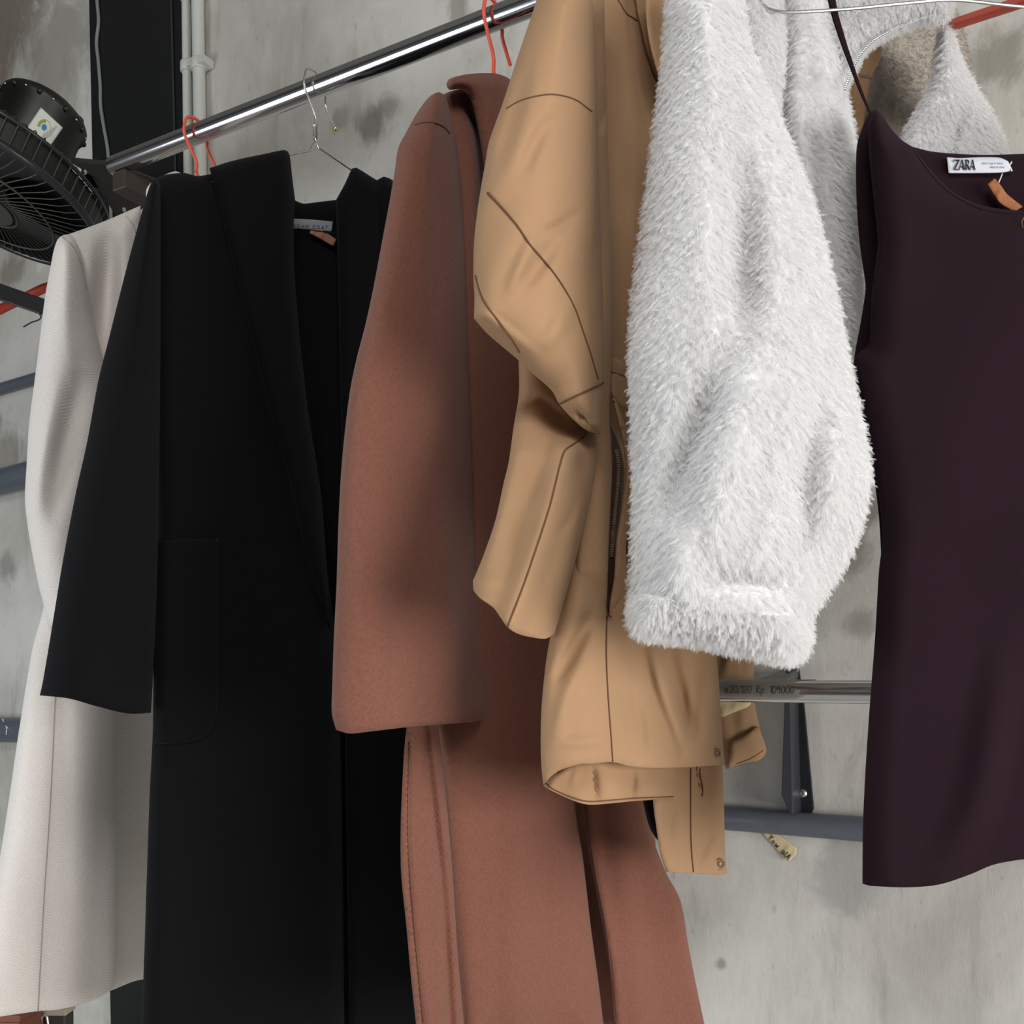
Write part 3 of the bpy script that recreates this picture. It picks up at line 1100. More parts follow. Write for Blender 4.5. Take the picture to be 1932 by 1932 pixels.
# inside of the jacket seen past its front edge
c = Cloth([(1115, -40, 1), (1330, -40, 1), (1320, 400), (1300, 1230, 1), (1120, 1230, 1), (1120, 300)], off(B_TAN, 0.095), T=0.012, R=30,
          folds=[([(1185, 80), (1205, 300), (1215, 600)], 26, 0.006), ([(1210, 60), (1240, 200), (1255, 400)], 20, 0.006), ([(1193, -20), (1205, 40), (1216, 90), (1238, 150), (1262, 200)], 9, -0.008, 'e'),
                 ([(1175, 200), (1180, 400), (1195, 650)], 22, 0.004)])
c.seam([(1192, -30), (1200, 25), (1207, 55), (1216, 95), (1236, 150), (1262, 195)], 0.0022)
c.seam([(1160, -8), (1170, 6), (1178, 20), (1186, 29), (1196, 34), (1203, 40)], 0.0006)
c.build('back_panel', [M_TAN, M_TANSEAM], root)
in_front = c.front
c = Cloth([(1215, -40, 1), (1262, -40), (1300, 60), (1320, 260, 1), (1262, 190), (1238, 130), (1222, 60)], off(B_TAN, 0.035), T=0.012, R=16,
          folds=[([(1225, 10), (1240, 60), (1262, 130)], 14, -0.008)])
c.build('collar', [M_TAN, M_TANSEAM], root)
# front edge strip running down from the shoulder
c = Cloth([(1095, -40, 1), (1140, -40, 1), (1142, 100), (1146, 240), (1151, 400), (1157, 560), (1156, 650), (1152, 720), (1151, 800), (1155, 880), (1152, 960), (1148, 1060), (1146, 1130), (1144, 1200, 1), (1080, 1200, 1), (1090, 900), (1105, 500)],
          off(B_TAN, 0.025), T=0.016, R=18, vbase=[(1080, 0.0), (1200, 0.025)], folds=[([(1134, 190), (1142, 205), (1130, 250)], 8, -0.006), ([(1128, 0), (1134, 240), (1142, 480)], 6, -0.003, 'e')])
c.build('front_placket', [M_TAN, M_TANSEAM], root)
# waistband
c = Cloth([(1150, 672, 1), (1162, 674), (1176, 684), (1200, 700, 1), (1205, 790, 1), (1160, 760), (1150, 720)], off(B_TAN, 0.045), T=0.008, R=8,
          folds=[([(1150, 700), (1170, 706), (1200, 722)], 5, -0.002, 'e')])
c.seam([(1154, 702), (1170, 707), (1196, 719)], 0.0006)
c.build('waistband', [M_TAN, M_TANSEAM], root)
# lower body
c = Cloth([(1075, 980, 1), (1138, 980, 1), (1142, 1100), (1146, 1168, 1), (1162, 1110), (1185, 1000, 1), (1230, 1000, 1), (1330, 1150), (1345, 1190), (1354, 1260), (1360, 1340), (1364, 1400), (1367, 1443, 2), (1320, 1446), (1290, 1448), (1230, 1449), (1190, 1446),
           (1155, 1438), (1120, 1441), (1095, 1442), (1060, 1452), (1038, 1466), (1025, 1482, 1), (1021, 1440), (1020, 1390), (1022, 1330), (1030, 1250), (1042, 1180)],
          off(B_TAN, 0.02), T=0.03, R=60, wrinkle=0.0022, wr_scale=130, vbase=[(1000, 0.028), (1300, 0.0)],
          folds=[([(1222, 1190), (1250, 1300), (1284, 1395), (1290, 1448)], 20, 0.014), ([(1255, 1190), (1275, 1290), (1310, 1400)], 26, -0.016),
                 ([(1150, 1165), (1168, 1230), (1195, 1330), (1205, 1400)], 30, 0.008), ([(1185, 1280), (1205, 1350), (1215, 1430)], 16, -0.008),
                 ([(1120, 1150), (1085, 1220), (1050, 1290)], 22, -0.012), ([(1110, 1240), (1075, 1300), (1045, 1400)], 24, 0.008),
                 ([(1340, 1200), (1330, 1320), (1305, 1440)], 24, 0.010), ([(1300, 1290), (1302, 1360), (1290, 1430)], 14, 0.006),
                 ([(1050, 1400), (1100, 1400), (1150, 1395)], 20, 0.004)])
c.seam([(1145, 1150), (1144, 1240), (1147, 1310), (1152, 1380), (1156, 1436)], 0.0008)
c.seam([(1144, 1163), (1148, 1160), (1153, 1163)], 0.0006)
lower = c
c.build('lower_panel', [M_TAN, M_TANSEAM], root)
snap_f = c.front
# turned-up inside of the hem
c = Cloth([(1026, 1484, 1), (1035, 1468), (1060, 1448), (1110, 1430), (1277, 1430, 1), (1277, 1495), (1274, 1509, 2), (1250, 1506), (1230, 1509), (1190, 1512), (1150, 1516), (1110, 1518), (1080, 1510), (1045, 1494)],
          off(B_TAN, 0.05), T=0.016, R=14, wrinkle=0.002, wr_scale=70,
          folds=[([(1118, 1445), (1122, 1480), (1125, 1514)], 7, -0.007), ([(1195, 1445), (1196, 1475), (1193, 1510)], 7, -0.007), ([(1090, 1450), (1080, 1480)], 9, 0.004), ([(1240, 1450), (1235, 1500)], 14, 0.004)])
c.seam([(1030, 1478), (1042, 1488), (1078, 1504), (1110, 1512), (1150, 1510), (1200, 1506), (1270, 1503)], 0.0006)
c.build('hem_lining', [M_TAN, M_TANSEAM], root)
# hanging placket with snap
c = Cloth([(1228, 1420, 1), (1362, 1420, 1), (1366, 1520), (1368, 1600), (1372, 1648, 2), (1355, 1651), (1310, 1648), (1257, 1645, 1), (1246, 1612), (1238, 1560), (1232, 1510)],
          off(B_TAN, 0.055), T=0.012, R=12, wrinkle=0.0012, wr_scale=60,
          folds=[([(1345, 1570), (1330, 1595), (1312, 1640)], 14, -0.007), ([(1270, 1520), (1260, 1570), (1275, 1630)], 16, -0.007),
                 ([(1316, 1452), (1318, 1480), (1325, 1502)], 4, -0.004)])
c.seam([(1303, 1450), (1303, 1560), (1305, 1610), (1308, 1645)], 0.0009)
c.seam([(1314, 1446), (1316, 1470), (1320, 1490), (1325, 1502), (1326, 1488), (1321, 1462), (1321, 1450)], 0.0006)
c.build('hanging_placket', [M_TAN, M_TANSEAM], root)
pl_f = c.front


def snap(px, py, fn, r):
    mb = MB()
    p = P(px, py, fn(np.array([[px, py]]))[0] - 0.0012)
    ax = Vector((0.12, -1, -0.05))
    mb.lathe(p, ax, [(r, -0.001), (r, 0.0006), (r * 0.86, 0.0016), (r * 0.62, 0.0014), (r * 0.52, 0.0005), (r * 0.42, 0.0005), (r * 0.36, 0.0018), (0.0001, 0.0022)], 24)
    return mb.build('snap_button', M_SNAP, root)


snap(1351, 1421, snap_f, 0.0052)
snap(1357, 1630, pl_f, 0.0062)
# dark inner layer
c = Cloth([(1195, 1440, 1), (1260, 1440, 1), (1262, 1580), (1245, 1592, 1), (1225, 1560), (1210, 1500)], off(B_TAN, 0.085), T=0.006, R=8)
c.build('inner_lining', [M_NAVY], root)
# zip between the two front edges
c = Cloth([(1150, 800, 1), (1165, 830), (1176, 870), (1178, 900), (1172, 960), (1164, 1040), (1156, 1110), (1146, 1165, 1), (1140, 1100), (1146, 1000), (1150, 900)], off(B_TAN, 0.045), T=0.004, R=6)
c.build('zip_tape', [M_ZIPDARK], root)
zf = c.front
mb = MB()
zl = spline([(1163, 850), (1167, 880), (1166, 910), (1161, 960), (1157, 1000), (1153, 1050)], 3.2)
for a in zl:
    p = P(a[0], a[1], zf(np.array([a]))[0] - 0.0012)
    mb.box(p, 0.0015, 0.0012, 0.00045)
mb.build('zip_teeth', M_ZIPTEETH, root, smooth=False)
c = Cloth([(1153, 742, 1), (1163, 758), (1176, 792), (1190, 840), (1197, 900), (1195, 980), (1182, 1020), (1184, 1100), (1192, 1190, 1), (1146, 1195, 1), (1150, 1140), (1158, 1090), (1163, 1020), (1174, 950), (1180, 890), (1176, 840), (1166, 795)],
          off(B_TAN, 0.02), T=0.012, R=9, vbase=[(1080, 0.0), (1200, 0.025)])
c.build('front_edge', [M_TAN, M_TANSEAM], root)
# left sleeve: forearm then upper arm over it
c = Cloth([(978, 668, 1), (979, 740), (969, 805), (960, 870), (950, 912), (935, 980), (915, 1040), (900, 1078), (892, 1096, 1), (893, 1114, 2), (906, 1129), (930, 1146), (945, 1166), (957, 1183), (975, 1195), (1000, 1202), (1030, 1205),
           (1046, 1195, 1), (1060, 1150), (1085, 1060), (1105, 980), (1121, 900), (1131, 840), (1134, 812, 1), (1100, 740), (1040, 680)],
          off(B_TAN, 0.0), T=0.034, R=60, vbase=[(660, 0.045), (760, 0.045), (850, 0.012), (950, 0.0), (1250, -0.01)], wrinkle=0.0015, wr_scale=140,
          folds=[([(1066, 850), (1052, 900), (1036, 960), (1010, 1040), (985, 1112), (957, 1185)], 40, 0.016, 'e'), ([(1005, 760), (1050, 800), (1100, 818)], 34, -0.02),
                 ([(1010, 860), (975, 980), (930, 1100)], 50, -0.012), ([(1050, 1010), (1075, 980), (1090, 930)], 12, -0.004)])
c.seam([(1106, 822), (1082, 838), (1066, 850), (1058, 872), (1050, 905), (1036, 960), (1010, 1040), (985, 1112), (957, 1184)], 0.0007)
c.build('forearm_sleeve', [M_TAN, M_TANSEAM], root)
c = Cloth([(1024, -40, 1), (1006, 20), (985, 82), (966, 140), (950, 190), (935, 232), (922, 270), (915, 310), (908, 350), (900, 402), (894, 460), (893, 520), (895, 562), (894, 601, 1), (920, 630), (950, 656), (975, 677),
           (1006, 706), (1040, 736), (1055, 762), (1078, 788), (1106, 812), (1132, 820, 1), (1138, 720), (1139, 650), (1137, 560), (1134, 450), (1129, 300), (1124, 150), (1117, -40, 1)],
          off(B_TAN, -0.02), T=0.048, R=110, wrinkle=0.0022, wr_scale=130, seed=4,
          folds=[([(1045, 215), (1010, 270), (985, 330)], 22, -0.006), ([(1090, 400), (1050, 430), (1010, 440)], 18, -0.005), ([(1055, 440), (1025, 490), (985, 540)], 24, -0.008), ([(1010, 440), (975, 520), (960, 560)], 20, 0.007),
                 ([(1080, 560), (1050, 620), (1020, 660)], 26, 0.006), ([(900, 580), (950, 620), (1000, 660)], 16, 0.004), ([(1075, 790), (1105, 800), (1130, 808)], 12, 0.012), ([(1085, 770), (1110, 800), (1132, 818)], 10, -0.012),
                 ([(990, 130), (965, 230), (930, 330)], 30, -0.006)])
c.seam([(955, 205), (975, 193), (1000, 184), (1035, 178), (1065, 181), (1090, 190), (1106, 202), (1117, 210)], 0.0005)
c.seam([(920, 364), (945, 390), (975, 425), (1000, 462), (1020, 485), (1045, 515), (1068, 550), (1086, 585), (1100, 625), (1115, 670), (1128, 715)], 0.0009)
c.seam([(897, 520), (905, 550), (915, 572), (940, 605), (965, 640), (980, 665)], 0.0007)
c.seam([(1056, 762), (1080, 750), (1110, 736), (1138, 722)], 0.0008)
c.build('upper_sleeve', [M_TAN, M_TANSEAM], root)
# right sleeve hanging behind the lower rail
B_RS = [(1300, 1.17), (1450, 1.20)]
c = Cloth([(1290, 1120, 1), (1400, 1150), (1421, 1190), (1422, 1270), (1424, 1325), (1432, 1365), (1446, 1408), (1445, 1424), (1430, 1437), (1405, 1441), (1370, 1451, 1), (1352, 1400), (1340, 1330), (1320, 1250)],
          off(B_RS, 0.03), T=0.025, R=30, folds=[([(1385, 1200), (1375, 1240), (1365, 1280)], 14, 0.008), ([(1405, 1190), (1400, 1280)], 12, -0.006), ([(1400, 1340), (1405, 1380)], 20, 0.006)])
c.build('far_sleeve', [M_TAN, M_TANSEAM], root)
ff = c.front
c = Cloth([(1378, 1400, 1), (1395, 1393), (1410, 1384), (1427, 1370, 1), (1433, 1372), (1446, 1408), (1445, 1424), (1430, 1437), (1405, 1441), (1372, 1451, 1)], lambda q: ff(q) - 0.004 - 0.006 * np.clip((q[:, 0] - 1380) / 50, 0, 1), T=0.006, R=5)
c.seam([(1390, 1441), (1415, 1432), (1440, 1416)], 0.0005)
c.build('cuff', [M_TAN, M_TANSEAM], root)
c = Cloth([(1335, 1308, 1), (1418, 1310, 1), (1416, 1330), (1395, 1340), (1362, 1354, 1)], lambda q: ff(q) - 0.006, T=0.005, R=8,
          folds=[([(1352 + k * 11, 1354), (1366 + k * 12, 1330), (1385 + k * 14, 1300)], 4, -0.003, 'e') for k in range(6)])
c.build('cuff_lining', [M_STRAW], root)

# ------------------------------------------------------------------ white fur jacket
B_FUR = [(1180, 0.80), (1650, 0.825)]
B_FUR2 = [(1180, 0.90), (1650, 0.905)]
root = thing('fur_jacket', P(1480, -40, 0.93), 'fluffy white faux fur jacket with zip collar', 'jacket')
FURS = []
c = Cloth([(1270, -40, 1), (1264, 50), (1257, 130), (1245, 230), (1229, 350), (1215, 460), (1203, 560), (1198, 650), (1200, 740), (1202, 830), (1204, 900), (1202, 1000), (1200, 1060), (1200, 1120, 2), (1260, 1148), (1400, 1168), (1512, 1172, 1),
           (1552, 1104), (1590, 1045), (1611, 995), (1626, 938), (1633, 880), (1626, 822), (1612, 762), (1597, 692), (1582, 612), (1564, 522), (1542, 432), (1517, 348), (1487, 272), (1457, 202), (1428, 130), (1402, 60), (1388, -40, 1)],
          off(B_FUR, 0.0), T=0.070, R=150, step=9, wrinkle=0.003, wr_scale=240,
          folds=[([(1385, 250), (1400, 450), (1405, 640)], 70, -0.022), ([(1350, 700), (1300, 850), (1260, 1000)], 60, -0.018), ([(1440, 640), (1400, 800), (1340, 1060)], 70, 0.012),
                 ([(1560, 700), (1520, 880), (1510, 1010), (1450, 1090)], 60, -0.022), ([(1600, 940), (1570, 1020), (1540, 1090)], 16, -0.010), ([(1330, 1085), (1400, 1085), (1480, 1090)], 40, -0.016),
                 ([(1290, 980), (1290, 1080), (1300, 1130)], 50, 0.010)])
FURS.append((c.build('sleeve', [M_FUR], root), 62000, 0.0085))
c = Cloth([(1197, 1118, 2), (1230, 1122), (1300, 1130), (1400, 1146), (1517, 1158, 1), (1519, 1180), (1511, 1212), (1496, 1224), (1440, 1214), (1360, 1197), (1290, 1184), (1220, 1178), (1200, 1162)],
          off(B_FUR, -0.003), T=0.068, R=80, step=8)
FURS.append((c.build('cuff', [M_FUR], root), 15000, 0.010))
c = Cloth([(1300, 60, 1), (1430, 60, 1), (1470, 200), (1510, 330), (1540, 480), (1570, 640), (1590, 760), (1560, 900, 1), (1300, 900, 1), (1290, 500)], off(B_FUR2, 0.06), T=0.02, R=30, step=12)
c.build('side_panel', [M_FUR], root)  # unseen side behind the sleeve, added to block light into the tan jacket
c = Cloth([(1375, -40, 1), (1462, -40, 1), (1470, 40), (1470, 110), (1462, 200), (1470, 330, 1), (1420, 200)], off(B_FUR2, -0.02), T=0.035, R=36, step=9)
FURS.append((c.build('shoulder', [M_FUR], root), 9000, 0.0085))
c = Cloth([(1474, -40, 1), (1570, -40, 1), (1578, 40), (1592, 110), (1590, 165), (1597, 205), (1606, 260), (1612, 330), (1617, 420), (1618, 520), (1614, 600), (1602, 690), (1600, 760, 1), (1520, 740, 1), (1480, 400), (1468, 200), (1476, 80)],
          off(B_FUR2, 0.05), T=0.045, R=50, step=9, folds=[([(1560, 0), (1575, 200), (1590, 420), (1600, 600)], 14, -0.006), ([(1500, 30), (1505, 200), (1540, 400)], 30, 0.006)])
FURS.append((c.build('front_panel', [M_FUR], root), 20000, 0.0085))
c = Cloth([(1530, -40, 1), (1795, -40, 1), (1785, 22), (1742, 25), (1695, 42), (1648, 68), (1620, 96), (1604, 128), (1590, 160, 1), (1570, 90), (1545, 20)], off(B_FUR2, 0.045), T=0.03, R=40, step=8)
FURS.append((c.build('collar', [M_FUR], root), 13000, 0.0075))
cf = c.front
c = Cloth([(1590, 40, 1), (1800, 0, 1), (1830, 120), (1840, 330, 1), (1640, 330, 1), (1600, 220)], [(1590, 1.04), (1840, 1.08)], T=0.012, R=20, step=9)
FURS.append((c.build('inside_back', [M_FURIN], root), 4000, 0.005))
ib = c.front
c = Cloth([(1600, 96, 1), (1652, 76), (1664, 92), (1658, 118), (1646, 140, 1), (1640, 156), (1626, 260, 1), (1606, 240), (1598, 170)], lambda q: ib(q) - 0.012, T=0.003, R=6)
c.build('lining', [M_TANDARK], root)
mb = MB()
mb.tube([P(1604, 141, 0.985), P(1625, 143, 0.99), P(1645, 147, 0.995)], 0.0014, 8)
mb.build('hanging_loop', M_ZIPDARK, root)
c = Cloth([(1780, 40, 1), (1788, 48), (1800, 90), (1822, 138), (1846, 180), (1870, 218), (1888, 262), (1898, 300), (1900, 340, 1), (1690, 340, 1), (1704, 270), (1716, 235), (1742, 190), (1765, 140), (1772, 90)],
          [(1690, 0.97), (1900, 0.99)], T=0.025, R=40, step=9, folds=[([(1820, 200), (1800, 260), (1800, 330)], 20, -0.008)])
FURS.append((c.build('front_panel', [M_FUR], root), 12000, 0.008))
# zip along the collar edge
mb = MB()
zp = spline([(1790, 27), (1770, 27), (1742, 31), (1695, 50), (1650, 76), (1624, 103), (1607, 135), (1594, 168)], 4.0)


def zpt(a, i=0):
    t = i / len(zp)
    return P(a[0], a[1], 0.935 - 0.020 * t)


mb.tube([zpt(a, i) + Vector((0, 0.001, 0)) for i, a in enumerate(zp)], 0.0012, 6, 1)
for i, a in enumerate(zp):
    mb.ball(zpt(a, i), 0.00085 + 0.0006 * i / len(zp), 6, 0)
mb.build('zip', [M_STEEL, M_LABELWHITE], root)

for i, (ob, cnt, ln) in enumerate(FURS):
    md = ob.modifiers.new('fur', 'PARTICLE_SYSTEM')
    ps = ob.particle_systems[0]
    ps.seed = i + 1
    st = ps.settings
    st.name = 'fur_strands'
    st.type = 'HAIR'
    st.use_advanced_hair = True
    st.count = cnt
    st.hair_step = 4
    st.emit_from = 'FACE'
    st.use_emit_random = True
    ln *= 0.27
    st.normal_factor = ln * 0.55
    st.object_align_factor = (0.0, 0.0, -ln * 0.75)
    st.factor_random = ln * 0.38
    st.brownian_factor = ln * 0.45
    st.child_type = 'INTERPOLATED'
    st.child_percent = 2
    st.rendered_child_count = 8
    st.clump_factor = 0.78
    st.clump_shape = 0.3
    st.roughness_1 = 0.0006
    st.roughness_1_size = 0.006
    st.roughness_2 = 0.0008
    st.roughness_endpoint = 0.0006
    st.child_length = 1.0
    st.root_radius = 1.0
    st.tip_radius = 0.25
    st.radius_scale = 0.00014
    st.render_step = 4
    st.display_step = 2
    st.material = 1

# its red hanger, only one arm showing
pk = P(2060, -60, 0.845)
mb_arms = [[pk, P(1945, -2, 0.90), P(1790, 49, 0.985)], [pk, P(2200, 10, 0.80), P(2330, 60, 0.76)]]
c0 = rail_pt(2060)
drop = c0.z - pk.z
path, nk2 = hook_path(2060, drop)
root = thing('plastic_hanger', pk, 'dull red plastic hanger arm poking out of the white fur jacket', 'hanger', 'red plastic hangers')
mb = MB()
mb.tube(path, 0.0022, 10)
mb.tube([nk2, pk], 0.0022, 10)
mb.build('hook', M_REDDULL, root)
mb = MB()
for a in mb_arms:
    for k in range(len(a) - 1):
        d = (a[k + 1] - a[k])
        L_ = d.length
        d.normalize()
        side = d.cross(Vector((0, 1, 0))).normalized()
        mb.box((a[k] + a[k + 1]) / 2, L_ / 2 + 0.003, 0.0035, 0.0062, (d, side.cross(d), side))
mb.build('frame', M_REDDULL, root, smooth=False, bevel=0.002)

# ------------------------------------------------------------------ plum dress


def mirror(half, cx=1934):
    """half runs from the centre line round to the centre line; returns the closed outline"""
    out = list(half)
    m = [(2 * cx - p[0],) + tuple(p[1:]) for p in half]
    for i in range(len(m) - 2, 0, -1):
        p = m[i]
        if len(p) > 2 and p[2] == 2:
            p = p[:2] + (1,)
        out.append(p)
    return out


B_PL = [(1500, 0.865), (1600, 0.86), (1934, 0.845), (2300, 0.86)]
root = thing('dress', P(1934, 300, 0.80), 'sleeveless dark plum knit dress in front at right edge', 'dress')
c = Cloth(mirror([(1934, 290, 1), (1870, 292), (1820, 291), (1760, 286), (1722, 277, 1), (1702, 265), (1684, 246), (1664, 217), (1652, 207), (1640, 211), (1628, 238), (1618, 268), (1615, 300), (1616, 381), (1622, 459), (1631, 523),
                  (1633, 545), (1625, 600), (1613, 666), (1609, 700, 1), (1660, 1000), (1660, 1500, 1), (1934, 1500, 1)]),
          off(B_PL, 0.035), T=0.012, R=16, step=9)
c.build('back_panel', [M_PURPLE, M_PURPLEDK], root)
bk = c.front
c = Cloth(mirror([(1934, 398, 1), (1880, 393), (1840, 383), (1800, 363), (1768, 334), (1742, 303), (1722, 277, 1), (1704, 266), (1686, 248), (1666, 222), (1655, 210), (1646, 214), (1638, 238), (1639, 280), (1646, 355), (1655, 440), (1656, 465), (1650, 510),
                  (1644, 560), (1642, 620), (1637, 652), (1622, 664), (1613, 676, 1), (1618, 720), (1630, 775), (1644, 850), (1653, 905), (1661, 960), (1665, 1015), (1658, 1080), (1651, 1200), (1641, 1330), (1633, 1450), (1628, 1560), (1627, 1667, 2),
                  (1640, 1671), (1690, 1674), (1740, 1673), (1780, 1667), (1830, 1650), (1870, 1633), (1905, 1625), (1934, 1621, 2)]),
          off(B_PL, 0.0), T=0.03, R=60, step=9, wrinkle=0.002, wr_scale=300,
          folds=[([(1780, 1640), (1850, 1500), (1900, 1200)], 60, 0.010)])
c.seam([(1722, 280), (1748, 318), (1776, 350), (1805, 372), (1842, 391), (1880, 400), (1934, 404)], 0.0003)
c.seam([(1648, 222), (1645, 280), (1652, 355), (1661, 440), (1661, 470), (1655, 515), (1649, 570), (1647, 625), (1641, 656)], 0.0003)
c.build('front_panel', [M_PURPLE, M_PURPLEDK], root)
fp = c.front
# label
c = Cloth([(1786, 296, 1), (1810, 298), (1850, 296), (1885, 297), (1902, 304, 1), (1911, 322, 1), (1890, 326), (1840, 327), (1789, 327, 1)], lambda q: bk(q) - 0.004, T=0.0007, R=2, step=5)
lab = c.build('care_label', [M_LABELWHITE], root)
lab['label'] = 'white woven neck label with black serif letters'
lf2 = lambda q: c_lab.front(q)
c_lab = c
mb = MB()


def glyph(polys, x0, w, y0=320.0, h=19.0):
    for pl in polys:
        mb.poly([(x0 + a * w, y0 - b * h) for a, b in pl], c_lab.front, 0.0009, 0.0013)


Zg = [[(0, 1), (1, 1), (1, .93), (0, .93)], [(0, .93), (.06, .93), (.1, .78), (0, .72)], [(.7, .95), (1, .95), (.3, .05), (0, .05)], [(0, .07), (1, .07), (1, 0), (0, 0)], [(.94, .07), (1, .07), (1, .28), (.9, .22)]]
Ag = [[(.42, 1), (.56, 1), (.14, 0), (.06, 0)], [(.42, 1), (.62, 1), (1, 0), (.74, 0)], [(.22, .36), (.76, .36), (.76, .30), (.22, .30)], [(0, .04), (.22, .04), (.22, 0), (0, 0)], [(.66, .04), (1.06, .04), (1.06, 0), (.66, 0)]]
Rg = [[(.1, 1), (.36, 1), (.36, 0), (.1, 0)], [(0, 1), (.5, 1), (.5, .95), (0, .95)], [(0, .05), (.45, .05), (.45, 0), (0, 0)], [(.5, 1), (.74, .95), (.86, .8), (.82, .62), (.55, .52), (.3, .52), (.3, .47), (.55, .47), (.62, .6), (.64, .8), (.5, .95)], [(.4, .5), (.62, .5), (1.05, 0), (.8, 0)]]
glyph(Zg, 1799, 12)
glyph(Ag, 1808.5, 13)
glyph(Rg, 1820.5, 10)
glyph(Ag, 1829.5, 11)
for (txt, x0, y0, s_) in (('EUR M  USA M  MX 28', 1853, 310, 5.2), ('MADE IN CHINA', 1868, 317, 4.8)):
    text_mesh(txt, s_, lambda x, y: P(x0 + x * 0.78, y0 - y, c_lab.front(np.array([[x0 + x * 0.78, y0 - y]]))[0] - 0.0007), mb)
mb.build('lettering', M_LABELINK, lab, smooth=False)
mb = MB()
mb.tube([P(1901, 318, 0.866), P(1909, 305, 0.864)], 0.0006, 5)
mb.tube([P(1902, 312, 0.866), P(1909, 323, 0.864)], 0.0006, 5)
mb.build('stitches', M_THREAD, lab)
# button below the neckline
mb = MB()
p = P(1939, 422, fp(np.array([[1939, 422.]]))[0] - 0.002)
mb.tube([p + Vector((math.cos(t * .3927) * 0.0048, 0, math.sin(t * .3927) * 0.006)) for t in range(16)], 0.0006, 8, closed=True)
mb.build('button_ring', M_GOLD, root)
# shoulder loops over the wire hanger
for loop in ([(1563, -30), (1570, 15), (1588, 75), (1606, 125), (1622, 168), (1641, 212)], [(2305, -30), (2298, 15), (2280, 75), (2262, 125), (2246, 168), (2227, 212)]):
    mb = MB()
    for dx in (0, 5):
        pts = spline([(a + dx * (1 - k / 5), b_) for k, (a, b_) in enumerate(loop)], 10)
        mb.tube([P(a[0], a[1], 0.843 + 0.032 * i / len(pts)) for i, a in enumerate(pts)], [0.0026 - 0.0017 * i / len(pts) for i in range(len(pts))], 8)
    mb.build('hanging_loop', M_PURPLE, root)
# price tag
c = Cloth([(1863, 348, 1), (1877, 336, 1), (1890, 352), (1900, 366), (1930, 390, 1), (1914, 400, 1), (1888, 385), (1876, 370)], lambda q: bk(q) - 0.010, T=0.0008, R=2, step=5,
          folds=[([(1878, 373), (1893, 357)], 8, 0.002)])
o = c.build('price_tag', [M_TAGORANGE])
tag(o, 'orange-brown folded price tag hanging inside the plum dress neckline', 'price tag')
mb = MB()
mb.tube([P(1891, 328, 0.864), P(1888, 336, 0.860), P(1884, 345, 0.858)], 0.0005, 5)
mb.build('string', M_THREAD, o)
# wire hanger of the dress
apex = P(1934, -235, 0.857)
path, nk3 = hook_path(1934, rail_pt(1934).z - apex.z, 0.018)
root = thing('wire_hanger', apex, 'bare silver wire hanger crossing the white fur above the plum dress', 'hanger')
mb = MB()
mb.tube(path, 0.0015, 8)
mb.tube([nk3, apex], 0.0015, 8)
mb.build('hook', M_STEEL, root)
mb = MB()
wl = spline([(1934, -235, 1), (1700, -130), (1460, -35), (1438, -12), (1440, 10), (1462, 21), (1500, 23), (1600, 17), (1700, 7), (1780, 0), (1830, 2), (1934, 13), (2100, 22), (2400, 25), (2430, 10), (2420, -20), (2150, -140)], 12, True)
mb.tube([P(a[0], a[1], 0.847 + (0.010 * min(1, max(0, (-a[1]) / 235)))) for a in wl], 0.0014, 8, closed=True)
mb.build('frame', M_STEEL, root)

# ------------------------------------------------------------------ wall fan
ax = Vector((-0.303, -0.175, -0.937)).normalized()
FC = P(-20, 364, 1.5)
MC = P(10, 376, 1.5)
fu = Vector((0.85, 0.0, -0.30))
fu = (fu - ax * fu.dot(ax)).normalized()
fw = ax.cross(fu)
RF = 0.160


def fan_pt(r, a, d):
    return FC + ax * d + (fu * math.cos(a) + fw * math.sin(a)) * r


root = thing('wall_fan', FC, 'black industrial wall fan with wire cage in the upper left corner', 'fan')
mb = MB()
mb.tube([fan_pt(RF, 2 * math.pi * k / 72, 0.0) for k in range(72)], 0.006, 12, closed=True)
mb.tube([fan_pt(RF, 2 * math.pi * k / 72, -0.040) for k in range(72)], 0.003, 10, closed=True)
mb.build('cage_ring', M_FANRING, root)
mb = MB()
mb.lathe(FC, ax, [(RF - 0.004, -0.038), (RF - 0.004, -0.002), (RF - 0.008, -0.002), (RF - 0.008, -0.038), (RF - 0.004, -0.038)], 72)
mb.build('shroud', M_FANBLACK, root)
mb = MB()
for k in range(64):
    a = 2 * math.pi * k / 64
    mb.tube([fan_pt(0.045, a + 0.30, 0.020), fan_pt(0.10, a + 0.16, 0.018), fan_pt(0.14, a + .04, 0.010), fan_pt(RF, a, 0.0)], 0.0008, 5)
for r_, d_ in ((0.048, 0.021), (0.10, 0.019)):
    mb.tube([fan_pt(r_, 2 * math.pi * k / 60, d_) for k in range(60)], 0.0014, 6, closed=True)
mb.lathe(FC, ax, [(0.042, 0.018), (0.042, 0.023), (0.02, 0.026)], 32)
g = mb.build('front_grille', M_WIRE, root)
mb = MB()
for k in range(64):
    a = 2 * math.pi * k / 64
    mb.tube([fan_pt(RF + 0.001, a, -0.002), fan_pt(RF + 0.001, a, -0.040), fan_pt(RF - 0.02, a - 0.05, -0.056), fan_pt(0.10, a - .25, -0.062), fan_pt(0.05, a - .45, -0.062)], 0.0009, 5)
mb.build('rear_cage', M_WIRE, root)
